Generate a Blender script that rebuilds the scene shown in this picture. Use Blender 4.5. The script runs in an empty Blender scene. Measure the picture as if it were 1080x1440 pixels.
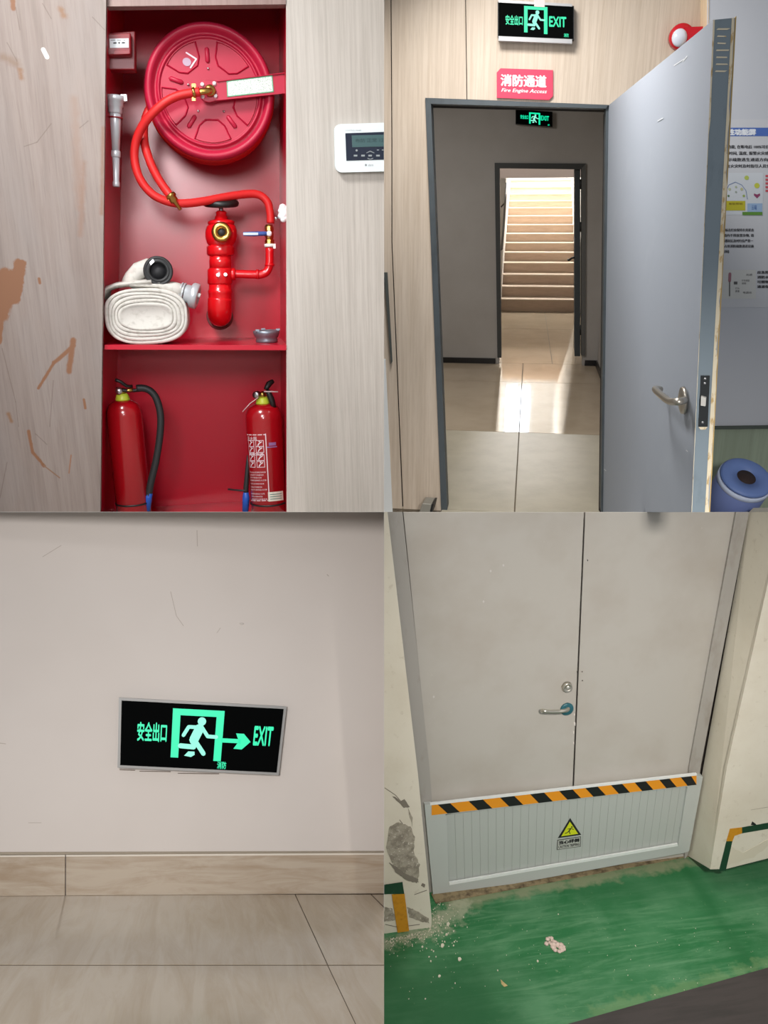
import bpy, bmesh, math, random
from mathutils import Vector, Matrix
random.seed(7)
C = bpy.context.scene.collection
scn = bpy.context.scene
F = 1200.0                      # focal length in pixels of the 1080x1440 frame
CAMZ = 3.0
V = Vector

# ------------------------------------------------------------------ camera, world, lamps, exposure
cam = bpy.data.cameras.new('camera'); camo = bpy.data.objects.new('camera', cam); C.objects.link(camo)
camo.location = (0, 0, CAMZ); camo.rotation_euler = (math.pi/2, 0, 0)
cam.sensor_width = 36; cam.lens = 36*F/1440; cam.clip_start = .05; cam.clip_end = 100
scn.camera = camo
w = bpy.data.worlds.new('world'); scn.world = w; w.use_nodes = True
w.node_tree.nodes['Background'].inputs[0].default_value = (.95, .97, 1, 1)
w.node_tree.nodes['Background'].inputs[1].default_value = .36
vs = scn.view_settings; vs.view_transform = 'Standard'; vs.look = 'None'; vs.gamma = 1; vs.exposure = 0; vs.use_curve_mapping = False

def lamp(name, loc, aim, size, power, col=(1, 1, 1), spread=180):
    l = bpy.data.lights.new(name, 'AREA'); l.energy = power; l.color = col
    l.shape = 'SQUARE'; l.size = size; l.spread = math.radians(spread)
    o = bpy.data.objects.new(name, l); C.objects.link(o); o.location = loc
    o.rotation_euler = (V(aim)-V(loc)).to_track_quat('-Z', 'Y').to_euler()
    return o
lamp('ceiling_lamp_cabinet', (-1.25, 1.5, CAMZ+2.4), (-.8, 3.6, CAMZ+.9), .5, 24, (1, .99, .98), 110)
lamp('cabinet_glare_fill', (-.6, .1, CAMZ+1.0), (-.75, 3.6, CAMZ+1.1), .7, 7.5, (1, .985, 1), 60)  # unseen frontal lamp added to put a glare on the red cabinet back
lamp('ceiling_lamp_lobby', (.3, 3.1, CAMZ+2.45), (.85, 4.0, CAMZ+.2), .4, 31, (1, .975, .94), 150)
lamp('double_door_fill', (.8, .3, CAMZ+.24), (1.2, 4.1, CAMZ-1.25), .24, 16, (1, .96, .90), 66)  # unseen frontal fill added to light the double door
lamp('corridor_lamp', (-.2, -.2, CAMZ+.2), (-.45, 1.9, CAMZ-.6), .25, 5.5, (1, .985, .975), 80)

# ------------------------------------------------------------------ helpers
def lin(c):
    f = lambda x: x/12.92 if x <= .04045 else ((x+.055)/1.055)**2.4
    return tuple(f(x/255.0) for x in c[:3])+(1,)

class Mt:
    """small wrapper that builds a principled material"""
    def __init__(s, name, col, rough=.5, metal=0, spec=.5, coat=0):
        s.m = bpy.data.materials.new(name); s.m.use_nodes = True; s.t = s.m.node_tree; s.n = s.t.nodes
        s.b = s.n['Principled BSDF']; s.col = lin(col)
        s.b.inputs['Base Color'].default_value = s.col; s.b.inputs['Roughness'].default_value = rough
        s.b.inputs['Metallic'].default_value = metal; s.b.inputs['Specular IOR Level'].default_value = spec
        s.b.inputs['Coat Weight'].default_value = coat
        s.c = None; s.sock = None
    def co(s):
        if s.c is None: s.c = s.n.new('ShaderNodeTexCoord').outputs['Object']
        return s.c
    def noise(s, scale=(5, 5, 5), detail=4, rough=.6, dist=0, rot=(0, 0, 0)):
        mp = s.n.new('ShaderNodeMapping'); mp.inputs['Scale'].default_value = scale; mp.inputs['Rotation'].default_value = rot
        s.t.links.new(s.co(), mp.inputs[0])
        t = s.n.new('ShaderNodeTexNoise'); t.inputs['Scale'].default_value = 1; t.inputs['Detail'].default_value = detail
        t.inputs['Roughness'].default_value = rough; t.inputs['Distortion'].default_value = dist
        s.t.links.new(mp.outputs[0], t.inputs['Vector']); return t.outputs['Fac']
    def ramp(s, f, a, b):
        r = s.n.new('ShaderNodeMapRange'); r.inputs[1].default_value = a; r.inputs[2].default_value = b
        s.t.links.new(f, r.inputs[0]); return r.outputs[0]
    def mix(s, f, col):
        x = s.n.new('ShaderNodeMix'); x.data_type = 'RGBA'
        if s.sock is None: x.inputs[6].default_value = s.col
        else: s.t.links.new(s.sock, x.inputs[6])
        x.inputs[7].default_value = lin(col); s.t.links.new(f, x.inputs[0])
        s.sock = x.outputs[2]; s.t.links.new(s.sock, s.b.inputs['Base Color']); return s
    def math(s, op, a, b=None):
        x = s.n.new('ShaderNodeMath'); x.operation = op
        for i, v in enumerate((a, b)):
            if v is None: continue
            if isinstance(v, (int, float)): x.inputs[i].default_value = v
            else: s.t.links.new(v, x.inputs[i])
        return x.outputs[0]
    def bump(s, f, st=.2, d=.002):
        x = s.n.new('ShaderNodeBump'); x.inputs['Strength'].default_value = st; x.inputs['Distance'].default_value = d
        s.t.links.new(f, x.inputs['Height']); s.t.links.new(x.outputs[0], s.b.inputs['Normal']); return s
    def seg(s, a, b, r, soft=.5, wob=.0, ws=40, fl=False):
        """mask: 1 within r of the segment a-b, in object coordinates (x, y), or (x, z) on a floor"""
        co = s.co()
        mp = s.n.new('ShaderNodeVectorMath'); mp.operation = 'MULTIPLY'; mp.inputs[1].default_value = (1, 0, 1) if fl else (1, 1, 0); s.t.links.new(co, mp.inputs[0]); p = mp.outputs[0]
        A = V((a[0], 0, a[2])) if fl else V((a[0], a[1], 0)); B = V((b[0], 0, b[2])) if fl else V((b[0], b[1], 0)); d = B-A; L = max(d.length, 1e-5)
        sub = s.n.new('ShaderNodeVectorMath'); sub.operation = 'SUBTRACT'; sub.inputs[1].default_value = A; s.t.links.new(p, sub.inputs[0])
        dt = s.n.new('ShaderNodeVectorMath'); dt.operation = 'DOT_PRODUCT'; dt.inputs[1].default_value = d/(L*L); s.t.links.new(sub.outputs[0], dt.inputs[0])
        cl = s.n.new('ShaderNodeClamp'); s.t.links.new(dt.outputs['Value'], cl.inputs[0])
        sc = s.n.new('ShaderNodeVectorMath'); sc.operation = 'SCALE'; sc.inputs[0].default_value = d; s.t.links.new(cl.outputs[0], sc.inputs['Scale'])
        ds = s.n.new('ShaderNodeVectorMath'); ds.operation = 'DISTANCE'; s.t.links.new(sub.outputs[0], ds.inputs[0]); s.t.links.new(sc.outputs[0], ds.inputs[1])
        v = ds.outputs['Value']
        if wob: v = s.math('ADD', v, s.math('MULTIPLY', s.math('SUBTRACT', s.noise((ws,)*3, 3), .5), wob))
        return s.ramp(v, r, r*(1-soft))
    def emit(s, col, st):
        s.b.inputs['Emission Color'].default_value = lin(col); s.b.inputs['Emission Strength'].default_value = st; return s

def flat(name, col, rough=.5, metal=0, spec=.5, coat=0): return Mt(name, col, rough, metal, spec, coat).m

class Set:
    """one of the four places: an orthonormal frame (x right, y up, z out of its main wall)"""
    def __init__(s, vp, pt, slope, anchor, dist):
        r = lambda u, v: V(((u-540)/F, 1, (720-v)/F))
        d = r(*vp).normalized(); N = r(*pt).cross(r(pt[0]+1, pt[1]+slope))
        e1 = N.cross(d).normalized()
        if e1.x < 0: e1 = -e1
        e3 = -d; e2 = e3.cross(e1)
        s.r = r; s.R = Matrix((e1, e2, e3)).transposed(); s.O = V((0, 0, CAMZ))+dist*r(*anchor)
        s.M = Matrix.Translation(s.O) @ s.R.to_4x4(); s.Ri = s.R.transposed()
        s.eye = s.Ri @ (V((0, 0, CAMZ))-s.O); s.bk = s.Ri @ V((0, 1, 0))
    def d(s, u, v): return s.Ri @ s.r(u, v)
    def L(s, u, v, w=0):
        d = s.d(u, v); return s.eye+d*((w-s.eye.z)/d.z)
    def fl(s, u, v, y):
        d = s.d(u, v); return s.eye+d*((y-s.eye.y)/d.y)
    def side(s, u, v, x):
        d = s.d(u, v); return s.eye+d*((x-s.eye.x)/d.x)
    def on(s, u, v, P, n):
        d = s.d(u, v); return s.eye+d*((P-s.eye).dot(n)/d.dot(n))
    def m(s, u, v, w=0): return (s.R @ (s.L(u, v, w)-s.eye)).y/F        # metres per pixel there
    def quad(s, bl, br, tr, tl, w=0):
        P = [s.L(q[0], q[1], q[2] if len(q) > 2 else w) for q in (bl, br, tr, tl)]
        return lambda a, b, dz=0: (P[0]*(1-a)*(1-b)+P[1]*a*(1-b)+P[2]*a*b+P[3]*(1-a)*b)+V((0, 0, dz))

class MB:
    def __init__(s): s.v = []; s.f = []; s.sm = []
    def add(s, vs, fs, sm=False):
        o = len(s.v); s.v += [V(p) for p in vs]; s.f += [tuple(i+o for i in f) for f in fs]; s.sm += [sm]*len(fs); return s
    def prism(s, pts, vec):
        n = len(pts); vec = V(vec); pts = [V(p) for p in pts]
        return s.add(pts+[p+vec for p in pts], [tuple(range(n)), tuple(range(2*n-1, n-1, -1))]+[(i, (i+1) % n, n+(i+1) % n, n+i) for i in range(n)])
    def hexa(s, a, b):
        """two matching quads joined into a solid"""
        return s.add(list(a)+list(b), [(0, 1, 2, 3), (7, 6, 5, 4)]+[(i, (i+1) % 4, 4+(i+1) % 4, 4+i) for i in range(4)])
    def box(s, lo, hi):
        x0, y0, z0 = lo; x1, y1, z1 = hi
        return s.prism([(x0, y0, z0), (x1, y0, z0), (x1, y1, z0), (x0, y1, z0)], (0, 0, z1-z0))
    def poly(s, pts): return s.add(pts, [tuple(range(len(pts)))])
    def tube(s, pts, r, n=12, closed=False, smooth=True, sub=0, caps=True, flat=None):
        pts = [V(p) for p in pts]; rs = list(r) if isinstance(r, (list, tuple)) else [r]*len(pts)
        if sub:
            q = []; qr = []; N = len(pts); rng = range(N if closed else N-1)
            for i in rng:
                P = [pts[(i+k) % N] if closed else pts[min(max(i+k, 0), N-1)] for k in (-1, 0, 1, 2)]
                for j in range(sub):
                    t = j/sub
                    q.append(.5*((2*P[1])+(P[2]-P[0])*t+(2*P[0]-5*P[1]+4*P[2]-P[3])*t*t+(3*P[1]-P[0]-3*P[2]+P[3])*t**3))
                    qr.append(rs[i]*(1-t)+rs[(i+1) % N]*t)
            if not closed: q.append(pts[-1]); qr.append(rs[-1])
            pts, rs = q, qr
        N = len(pts); vs = []; nrm = None
        for i in range(N):
            a = pts[(i-1) % N] if closed or i > 0 else pts[i]; b = pts[(i+1) % N] if closed or i < N-1 else pts[i]
            t = (b-a).normalized()
            if nrm is None: nrm = t.orthogonal().normalized()
            nrm = (nrm-t*nrm.dot(t)).normalized(); bn = t.cross(nrm)
            for k in range(n):
                an = 2*math.pi*k/n; vs.append(pts[i]+(nrm*math.cos(an)+bn*math.sin(an))*rs[i])
        fs = []
        for i in range(N if closed else N-1):
            for k in range(n):
                a = i*n+k; b = i*n+(k+1) % n; c = ((i+1) % N)*n+(k+1) % n; d = ((i+1) % N)*n+k; fs.append((a, b, c, d))
        s.add(vs, fs, smooth)
        if caps and not closed:
            o = len(s.v)-len(vs); s.f += [tuple(o+k for k in range(n)), tuple(o+(N-1)*n+k for k in range(n))]; s.sm += [False]*2
        return s
    def lathe(s, prof, o, ax=(0, 0, 1), n=32, smooth=True, caps=True, sx=1, sy=1, ref=None):
        o = V(o); ax = V(ax).normalized(); u = (V(ref) if ref else ax.orthogonal()).normalized(); u = (u-ax*u.dot(ax)).normalized(); v = ax.cross(u); vs = []; fs = []
        for (r, h) in prof:
            for k in range(n):
                a = 2*math.pi*k/n; vs.append(o+ax*h+u*(r*sx*math.cos(a))+v*(r*sy*math.sin(a)))
        for i in range(len(prof)-1):
            for k in range(n): fs.append((i*n+k, i*n+(k+1) % n, (i+1)*n+(k+1) % n, (i+1)*n+k))
        s.add(vs, fs, smooth); b = len(s.v)-len(vs)
        if caps and prof[0][0] > 1e-6: s.f.append(tuple(b+k for k in range(n))); s.sm.append(False)
        if caps and prof[-1][0] > 1e-6: s.f.append(tuple(b+(len(prof)-1)*n+k for k in range(n))); s.sm.append(False)
        return s
    def ring(s, o, ax, R, r, n=40, m=10, sx=1, sy=1, ref=None):
        o = V(o); ax = V(ax).normalized(); u = (V(ref) if ref else ax.orthogonal()).normalized(); u = (u-ax*u.dot(ax)).normalized(); v = ax.cross(u)
        return s.tube([o+u*(R*sx*math.cos(2*math.pi*k/n))+v*(R*sy*math.sin(2*math.pi*k/n)) for k in range(n)], r, m, closed=True)
    def ball(s, o, r, n=14, sc=(1, 1, 1)):
        o = V(o); m = n//2; vs = []; fs = []
        for i in range(m+1):
            th = math.pi*i/m
            for k in range(n):
                a = 2*math.pi*k/n; vs.append(o+V((math.sin(th)*math.cos(a)*r*sc[0], math.cos(th)*r*sc[1], math.sin(th)*math.sin(a)*r*sc[2])))
        for i in range(m):
            for k in range(n): fs.append((i*n+k, i*n+(k+1) % n, (i+1)*n+(k+1) % n, (i+1)*n+k))
        return s.add(vs, fs, True)

ROOT = {}
def link(name, mb, mat, S, o, bevel=0, recalc=True):
    me = bpy.data.meshes.new(name); me.from_pydata([tuple(p-o) for p in mb.v], [], mb.f)
    for p, sm in zip(me.polygons, mb.sm): p.use_smooth = sm
    bm = bmesh.new(); bm.from_mesh(me)
    if recalc:
        bmesh.ops.remove_doubles(bm, verts=bm.verts, dist=1e-6); bmesh.ops.recalc_face_normals(bm, faces=bm.faces)
    if bevel: bmesh.ops.bevel(bm, geom=[e for e in bm.edges if e.is_manifold and e.calc_face_angle(0) > .6], offset=bevel, segments=2, affect='EDGES', profile=.5)
    bm.to_mesh(me); bm.free()
    me.materials.append(mat.m if isinstance(mat, Mt) else mat)
    ob = bpy.data.objects.new(name, me); C.objects.link(ob); return ob
def tag(o, label=None, cat=None, group=None, kind=None):
    if label: o['label'] = label
    if cat: o['category'] = cat
    if group: o['group'] = group
    if kind: o['kind'] = kind
    return o
def thing(S, name, label, cat, origin, group=None):
    o = bpy.data.objects.new(name, None); C.objects.link(o); o.empty_display_size = .05
    origin = V(origin); o.matrix_world = S.M @ Matrix.Translation(origin); ROOT[o.name] = (S, origin)
    return tag(o, label, cat, group)
def part(parent, name, mb, mat, label=None, bevel=0, kind=None):
    S, o = ROOT[parent.name]; ob = link(name, mb, mat, S, o, bevel); ob.parent = parent; ROOT[ob.name] = (S, o)
    return tag(ob, label, kind=kind)
def single(S, name, mb, mat, label, cat, bevel=0, group=None, kind=None):
    ys = min(p.y for p in mb.v); o = sum(mb.v, V())/len(mb.v); o.y = ys
    ob = link(name, mb, mat, S, o, bevel); ob.matrix_world = S.M @ Matrix.Translation(o); ROOT[ob.name] = (S, o)
    return tag(ob, label, cat, group, kind)
def struct(S, name, mb, mat, label=None, bevel=0):
    o = V((0, 0, 0)); ob = link(name, mb, mat, S, o, bevel); ob.matrix_world = S.M.copy(); ROOT[ob.name] = (S, o)
    return tag(ob, label, kind='structure')

def glyphs(text, shear=0, bold=0):
    c = bpy.data.curves.new('text', 'FONT'); c.body = text; c.shear = shear; c.resolution_u = 2
    o = bpy.data.objects.new('text', c); C.objects.link(o); bpy.context.view_layer.update()
    ev = o.evaluated_get(bpy.context.evaluated_depsgraph_get()); me = ev.to_mesh()
    vs = [v.co.copy() for v in me.vertices]; fs = [tuple(p.vertices) for p in me.polygons]
    ev.to_mesh_clear(); bpy.data.objects.remove(o); bpy.data.curves.remove(c)
    x0 = min(v.x for v in vs); x1 = max(v.x for v in vs); y0 = min(v.y for v in vs); y1 = max(v.y for v in vs)
    return [((v.x-x0)/(x1-x0), (v.y-y0)/(y1-y0)) for v in vs], fs
def write(mb, text, fn, dz=.001, bold=0, shear=0):
    """lettering that fills the unit square of fn; bold thickens it with shifted copies"""
    vs, fs = glyphs(text, shear); k = .9*bold*4/max(len(text), 4)
    for n, (dx, dy) in enumerate(((0, 0), (-k, 0), (k, 0), (0, -3*k), (0, 3*k)) if bold else ((0, 0),)):
        mb.add([fn(a+dx, b+dy, dz+n*.00003) for a, b in vs], fs)
    return mb
def sub(fn, a0, a1, b0, b1): return lambda a, b, dz=0: fn(a0+(a1-a0)*a, b0+(b1-b0)*b, dz)
def stroke(mb, fn, pts, wd, dz=.001, n=8):
    """flat rounded stroke in design coordinates of fn(x, y)"""
    for (x0, y0), (x1, y1) in zip(pts, pts[1:]):
        L = math.hypot(x1-x0, y1-y0) or 1; nx, ny = -(y1-y0)/L*wd/2, (x1-x0)/L*wd/2
        mb.poly([fn(x0+nx, y0+ny, dz), fn(x1+nx, y1+ny, dz), fn(x1-nx, y1-ny, dz), fn(x0-nx, y0-ny, dz)])
    for (x, y) in pts: disc(mb, fn, x, y, wd/2, dz+.00005, n)
def disc(mb, fn, x, y, r, dz=.001, n=14, ry=None):
    ry = ry or r; mb.poly([fn(x+r*math.cos(2*math.pi*k/n), y+ry*math.sin(2*math.pi*k/n), dz) for k in range(n)])
def runner(mb, g, dz):
    """running figure, design space 0..270 x 0..270"""
    disc(mb, g, 160, 62, 23, dz, 18)
    stroke(mb, g, [(150, 100), (122, 165)], 50, dz)
    stroke(mb, g, [(140, 95), (90, 95), (64, 142)], 20, dz)
    stroke(mb, g, [(165, 98), (197, 142), (245, 143)], 20, dz)
    stroke(mb, g, [(120, 172), (124, 203), (50, 200)], 27, dz)
    stroke(mb, g, [(126, 165), (180, 236)], 25, dz)
    mb.poly([g(74, 252, dz), g(96, 228, dz), g(130, 228, dz), g(132, 245, dz), g(112, 258, dz)])

# ------------------------------------------------------------------ materials
def wood(name, a, b, c, sx=90, st=.5, rough=.5):
    m = Mt(name, a, rough, spec=.3)
    m.mix(m.ramp(m.noise((sx, 1.6, sx), 5, .65), .42, .68), b)
    m.mix(m.math('MULTIPLY', m.ramp(m.noise((sx*3.2, 5, sx*3), 3, .7), .52, .72), st), c)
    m.mix(m.math('MULTIPLY', m.ramp(m.noise((7, .35, 7), 2), .45, .7), .35), c)
    return m
GREYWOOD = wood('grey_wood', (193, 187, 179), (176, 169, 161), (156, 150, 141))
PALEWOOD = wood('pale_wood', (206, 192, 176), (190, 174, 156), (170, 154, 137), 70)
RED = Mt('red_paint', (184, 9, 40), .28, spec=.5); RED.bump(RED.noise((14, 9, 14), 2), .06, .004)
REDDISC = Mt('reel_red', (176, 26, 58), .45, spec=.4)
REDHOSE = flat('hose_red', (196, 30, 30), .5, spec=.4)
REDPIPE = flat('pipe_red', (200, 14, 22), .25, coat=.4)
REDCYL = flat('extinguisher_red', (150, 10, 20), .22, coat=.5)
REDDARK = flat('call_point_red', (120, 8, 20), .35)
BLACK = flat('black_plastic', (18, 18, 18), .45)
RUBBER = flat('black_rubber', (30, 31, 32), .55)
BRASS = flat('brass', (190, 150, 80), .28, 1)
STEEL = flat('steel', (190, 190, 192), .28, 1)
ALU = flat('cast_aluminium', (188, 192, 196), .35, .35)
WHITE = flat('white_plastic', (232, 236, 236), .4)
CANVAS = Mt('canvas', (198, 195, 188), .9, spec=.1); CANVAS.mix(CANVAS.ramp(CANVAS.noise((40, 40, 40), 5), .5, .75), (172, 168, 160)); CANVAS.bump(CANVAS.noise((220, 220, 220), 2), .4, .001)
LIME = flat('lime_plastic', (190, 205, 60), .4)
BLUE = flat('blue_plastic', (30, 80, 170), .4)
PRINTW = flat('white_print', (222, 200, 206), .5)
INK = flat('ink', (25, 25, 28), .6)
GREEN = Mt('green_light', (10, 30, 24), .5).emit((0, 245, 178), 1.0).m
GREENW = Mt('green_white_light', (10, 30, 24), .5).emit((150, 255, 225), 1.0).m
SIGNBLACK = flat('sign_black_face', (9, 10, 10), .8, spec=.0)
FRAMEALU = flat('sign_frame', (140, 138, 135), .5, .2)
DARKFRAME = flat('dark_frame', (84, 92, 98), .5)

# =================================================================== 1. the red hose cabinet
A = Set((325, 400), (275, 250), -.003, (275, 250), 3.3)
D = -.5
mA = A.m(275, 250)
# flanking panel on the right, ends at the dividing wall
b = MB().prism([A.L(402, -160), A.L(540, -160), A.L(540, 720), A.L(403, 720)], A.bk*.06)
struct(A, 'wall_right', b, GREYWOOD, 'grey wood-grain wall panel right of the red cabinet')
# worn door panel on the left
WORN = wood('worn_wood', (143, 131, 124), (130, 117, 110), (110, 97, 90), 40, .4, .55)
def aw(u, v):
    p = A.L(u, v, .03); return (p.x, p.y)
BROWN = (128, 90, 66)
wo = A.L(70, 720, .03)
def wseg(m, a, b_, rpx, col, wob=.006, soft=.5, ws=45, st=1):
    pa, pb = A.L(*a, .03)-wo, A.L(*b_, .03)-wo
    f = m.seg(pa, pb, rpx*mA, soft, wob, ws)
    if st != 1: f = m.math('MULTIPLY', f, st)
    m.mix(f, col)
W = WORN
W.mix(W.math('MULTIPLY', W.ramp(W.noise((3.5, 1.3, 3)), .45, .7), .5), (140, 134, 131))
wseg(W, (118, 230), (113, 330), 6, (130, 96, 76), .02, .9, 30, .45); wseg(W, (145, 180), (143, 300), 4, (126, 88, 66), .01, .9, 30, .6)
wseg(W, (105, 140), (112, 290), 9, (136, 106, 88), .03, .9, 30, .4)
wseg(W, (10, 395), (-6, 440), 19, BROWN, .03, .2); wseg(W, (28, 372), (20, 420), 9, BROWN, .02, .2); wseg(W, (2, 440), (-2, 480), 5, BROWN, .012, .3)
wseg(W, (54, 546), (76, 510), 2.6, BROWN, .006); wseg(W, (76, 510), (104, 486), 3.6, BROWN, .008); wseg(W, (103, 478), (97, 522), 5, BROWN, .01)
wseg(W, (118, 562), (120, 574), 2.4, BROWN, .003); wseg(W, (40, 606), (46, 636), 3, BROWN, .008); wseg(W, (46, 636), (62, 655), 3, BROWN, .008)
wseg(W, (62, 655), (84, 672), 1.2, (130, 100, 80), .002); wseg(W, (100, 640), (97, 665), 1.3, (140, 105, 85), .003)
wseg(W, (55, 392), (56, 398), 2.6, BROWN, .004); wseg(W, (12, 582), (16, 592), 4, (128, 98, 76), .01, .8); wseg(W, (18, 2), (19, 12), 4, BROWN, .01)
wseg(W, (86, 14), (90, 22), 6, (132, 104, 84), .02, .9); wseg(W, (28, 98), (30, 110), 5, (132, 104, 84), .02, .9); wseg(W, (4, 80), (24, 90), 8, (122, 98, 80), .02, .9, 50, .6)
for a, b_ in (((72, 174), (52, 200)), ((52, 200), (34, 206)), ((3, 490), (22, 565)), ((22, 565), (26, 600)), ((22, 10), (28, 42)), ((130, 24), (147, 42)), ((10, 60), (24, 86)), ((60, 5), (72, 26)), ((75, 535), (70, 600)), ((0, 700), (10, 650)), ((50, 610), (66, 625)), ((112, 180), (124, 170))):
    wseg(W, a, b_, .9, (96, 80, 70), .0015, .7, 60, .45)
wseg(W, (61, 70), (66, 80), 3.2, (232, 232, 226), .001, .3)
b = MB().prism([A.L(-520, -160, .03), A.L(151, -160, .03), A.L(141, 720, .03), A.L(-520, 720, .03)], (0, 0, -.03))
single(A, 'cabinet_door', b, WORN, 'scratched grey wood-grain door panel with brown worn patches, left of the red cabinet', 'door').location
# fix the worn panel's object origin to the one its marks were measured from
o_ = bpy.data.objects['cabinet_door']; S_, oo = ROOT['cabinet_door']
for vtx in o_.data.vertices: vtx.co += oo-wo
o_.matrix_world = A.M @ Matrix.Translation(wo)
# lintel
b = MB().prism([A.L(149, -160, .005), A.L(403, -160, .005), A.L(402, 6, .005), A.L(149, 9, .005)], (0, 0, -.05))
LINT = wood('lintel_wood', (150, 128, 122), (136, 114, 108), (120, 100, 95), 40)
struct(A, 'trim_1', b, LINT, 'wood lintel over the red cabinet')
# cabinet carcass
base_y = A.L(275, 709, D).y
top_y = A.L(275, -45, 0).y
xl0, xr0 = A.L(147, 360).x, A.L(403, 360).x
cab = thing(A, 'fire_hose_cabinet', 'tall open red metal cabinet holding the hose reel and extinguishers', 'cabinet', (0, base_y, D/2))
lt, lb = A.L(152, -45, -.005), A.L(140, 720, -.005); rt, rb = A.L(402, -45, -.005), A.L(404, 720, -.005)
ex = lambda p, z: V((p.x, p.y, z))
fb = lambda t, bt: bt+(bt-t)*((base_y-bt.y)/(bt.y-t.y))
lb, rb = fb(lt, lb), fb(rt, rb)
ft = .012
part(cab, 'back_panel', MB().prism([ex(lt, D), ex(rt, D), ex(rb, D), ex(lb, D)], (0, 0, -ft)), RED)
for (t_, b_, sg) in ((lt, lb, -1), (rt, rb, 1)):
    part(cab, 'side_panel', MB().prism([ex(t_, -.005), ex(b_, -.005), ex(b_, D), ex(t_, D)], (sg*ft, 0, 0)), RED)
part(cab, 'top_panel', MB().prism([ex(lt, -.005), ex(rt, -.005), ex(rt, D), ex(lt, D)], (0, ft, 0)), RED)
part(cab, 'bottom_panel', MB().prism([ex(lb, -.005), ex(rb, -.005), ex(rb, D), ex(lb, D)], (0, -ft, 0)), RED)
sh_f = [A.L(147, 487, 0), A.L(404, 487, 0)]; sh_y = sh_f[0].y
s0, s1 = A.L(147, 485, 0), A.L(404, 485.5, 0)
sf = [s0, s1, A.L(404, 492.5, 0), A.L(147, 491.5, 0)]
part(cab, 'shelf', MB().hexa(sf, [p+V((0, 0, D+.004)) for p in sf]), RED)
shelf_at = lambda x: s0.y+(s1.y-s0.y)*(x-s0.x)/(s1.x-s0.x)

# hose reel -----------------------------------------------------------------
rw = -.16
rc = A.L(295, 130, rw); pr = A.m(295, 130, rw); R0 = 89*pr
reel = thing(A, 'hose_reel', 'big round red hose reel on a swing arm in the upper cabinet', 'hose reel', rc-V((0, R0, 0)))
prof = [(0, .004), (.16, .004), (.17, .002), (.18, .002), (.75, .002), (.76, .002), (.765, .004), (.775, .010), (.80, .010), (.81, .004), (.815, .001), (.82, -.001), (.845, -.004), (.865, .0), (.89, .018), (.93, .026), (.97, .022), (1.0, .008), (1.0, -.006), (.97, -.012), (.85, -.014), (0, -.014)]
fd = part(reel, 'front_disc', MB().lathe([(r*R0, h) for r, h in prof], rc, (0, 0, 1), 72), REDDISC)
rib = MB(); sect = MB()
for k in range(5):
    a0 = math.radians(90+72*k)
    P = lambda r, a, z: rc+V((math.cos(a)*r*R0, math.sin(a)*r*R0, z))
    rb_ = MB(); n = 10; path = [P(.44, a0, .003), P(.62, a0, .003)]
    rb_.tube([P(.42, a0, .001), P(.44, a0, .003), P(.62, a0, .003), P(.64, a0, .001)], [.004, .009, .009, .004], 10)
    part(reel, 'embossed_rib', rb_, REDDISC)
    # raised sector pad between the spokes
    a1 = a0+math.radians(36); ha = math.radians(24); hi_ = math.radians(17)
    out = [P(.745, a1-ha+2*ha*i/10, 0) for i in range(11)]+[P(.52, a1+ha*1.0, 0), P(.40, a1+hi_*.9, 0), P(.40, a1-hi_*.9, 0), P(.52, a1-ha*1.0, 0)]
    cen = sum(out, V())/len(out)
    lo = [p+V((0, 0, .001)) for p in out]; up = [cen+(p-cen)*.93+V((0, 0, .008)) for p in out]; up2 = [cen+(p-cen)*.88+V((0, 0, .003)) for p in out]
    m_ = len(out); pd = MB(); pd.add(lo+up+up2, [(i, (i+1) % m_, m_+(i+1) % m_, m_+i) for i in range(m_)]+[(m_+i, m_+(i+1) % m_, 2*m_+(i+1) % m_, 2*m_+i) for i in range(m_)]+[tuple(range(2*m_, 3*m_))])
    part(reel, 'raised_pad', pd, REDDISC)
for k in range(5):
    a = math.radians(90+72*k); part(reel, 'rivet', MB().ball(rc+V((math.cos(a)*.34*R0, math.sin(a)*.34*R0, .005)), .005, 8), STEEL)
# coiled hose behind the disc and the rear disc
coil = MB()
for j in range(4):
    coil.ring(rc+V((0, 0, -.035-.031*j)), (0, 0, 1), R0*(.955-.005*(j % 2)), .0165, 64, 10)
part(reel, 'hose_coil', coil, REDHOSE)
part(reel, 'drum', MB().lathe([(R0*.9, -.014), (R0*.9, -.15)], rc, (0, 0, 1), 48), REDDISC)
part(reel, 'rear_disc', MB().lathe([(0, -.15), (R0*.97, -.15), (R0*1.0, -.155), (R0*.97, -.165), (0, -.165)], rc, (0, 0, 1), 64), REDDISC)
# inspection sticker
q = A.quad((256, 88), (266, 95), (272, 86), (262, 79), rw+.0045)
stk = MB(); fnq = lambda x, y, dz=0: q(x, y, dz)
disc(stk, fnq, .42, .42, .52, .001, 16); part(reel, 'round_sticker', stk, flat('sticker_silver', (176, 150, 170), .5))
st2 = MB(); fp = lambda x, y, dz=0: A.L(x, y, rw+.0048+dz)
stroke(st2, fp, [(262, 74), (276, 83), (268, 95)], 2.2, .0012); part(reel, 'sticker_corner', st2, flat('sticker_white', (225, 205, 215), .5))
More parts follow.
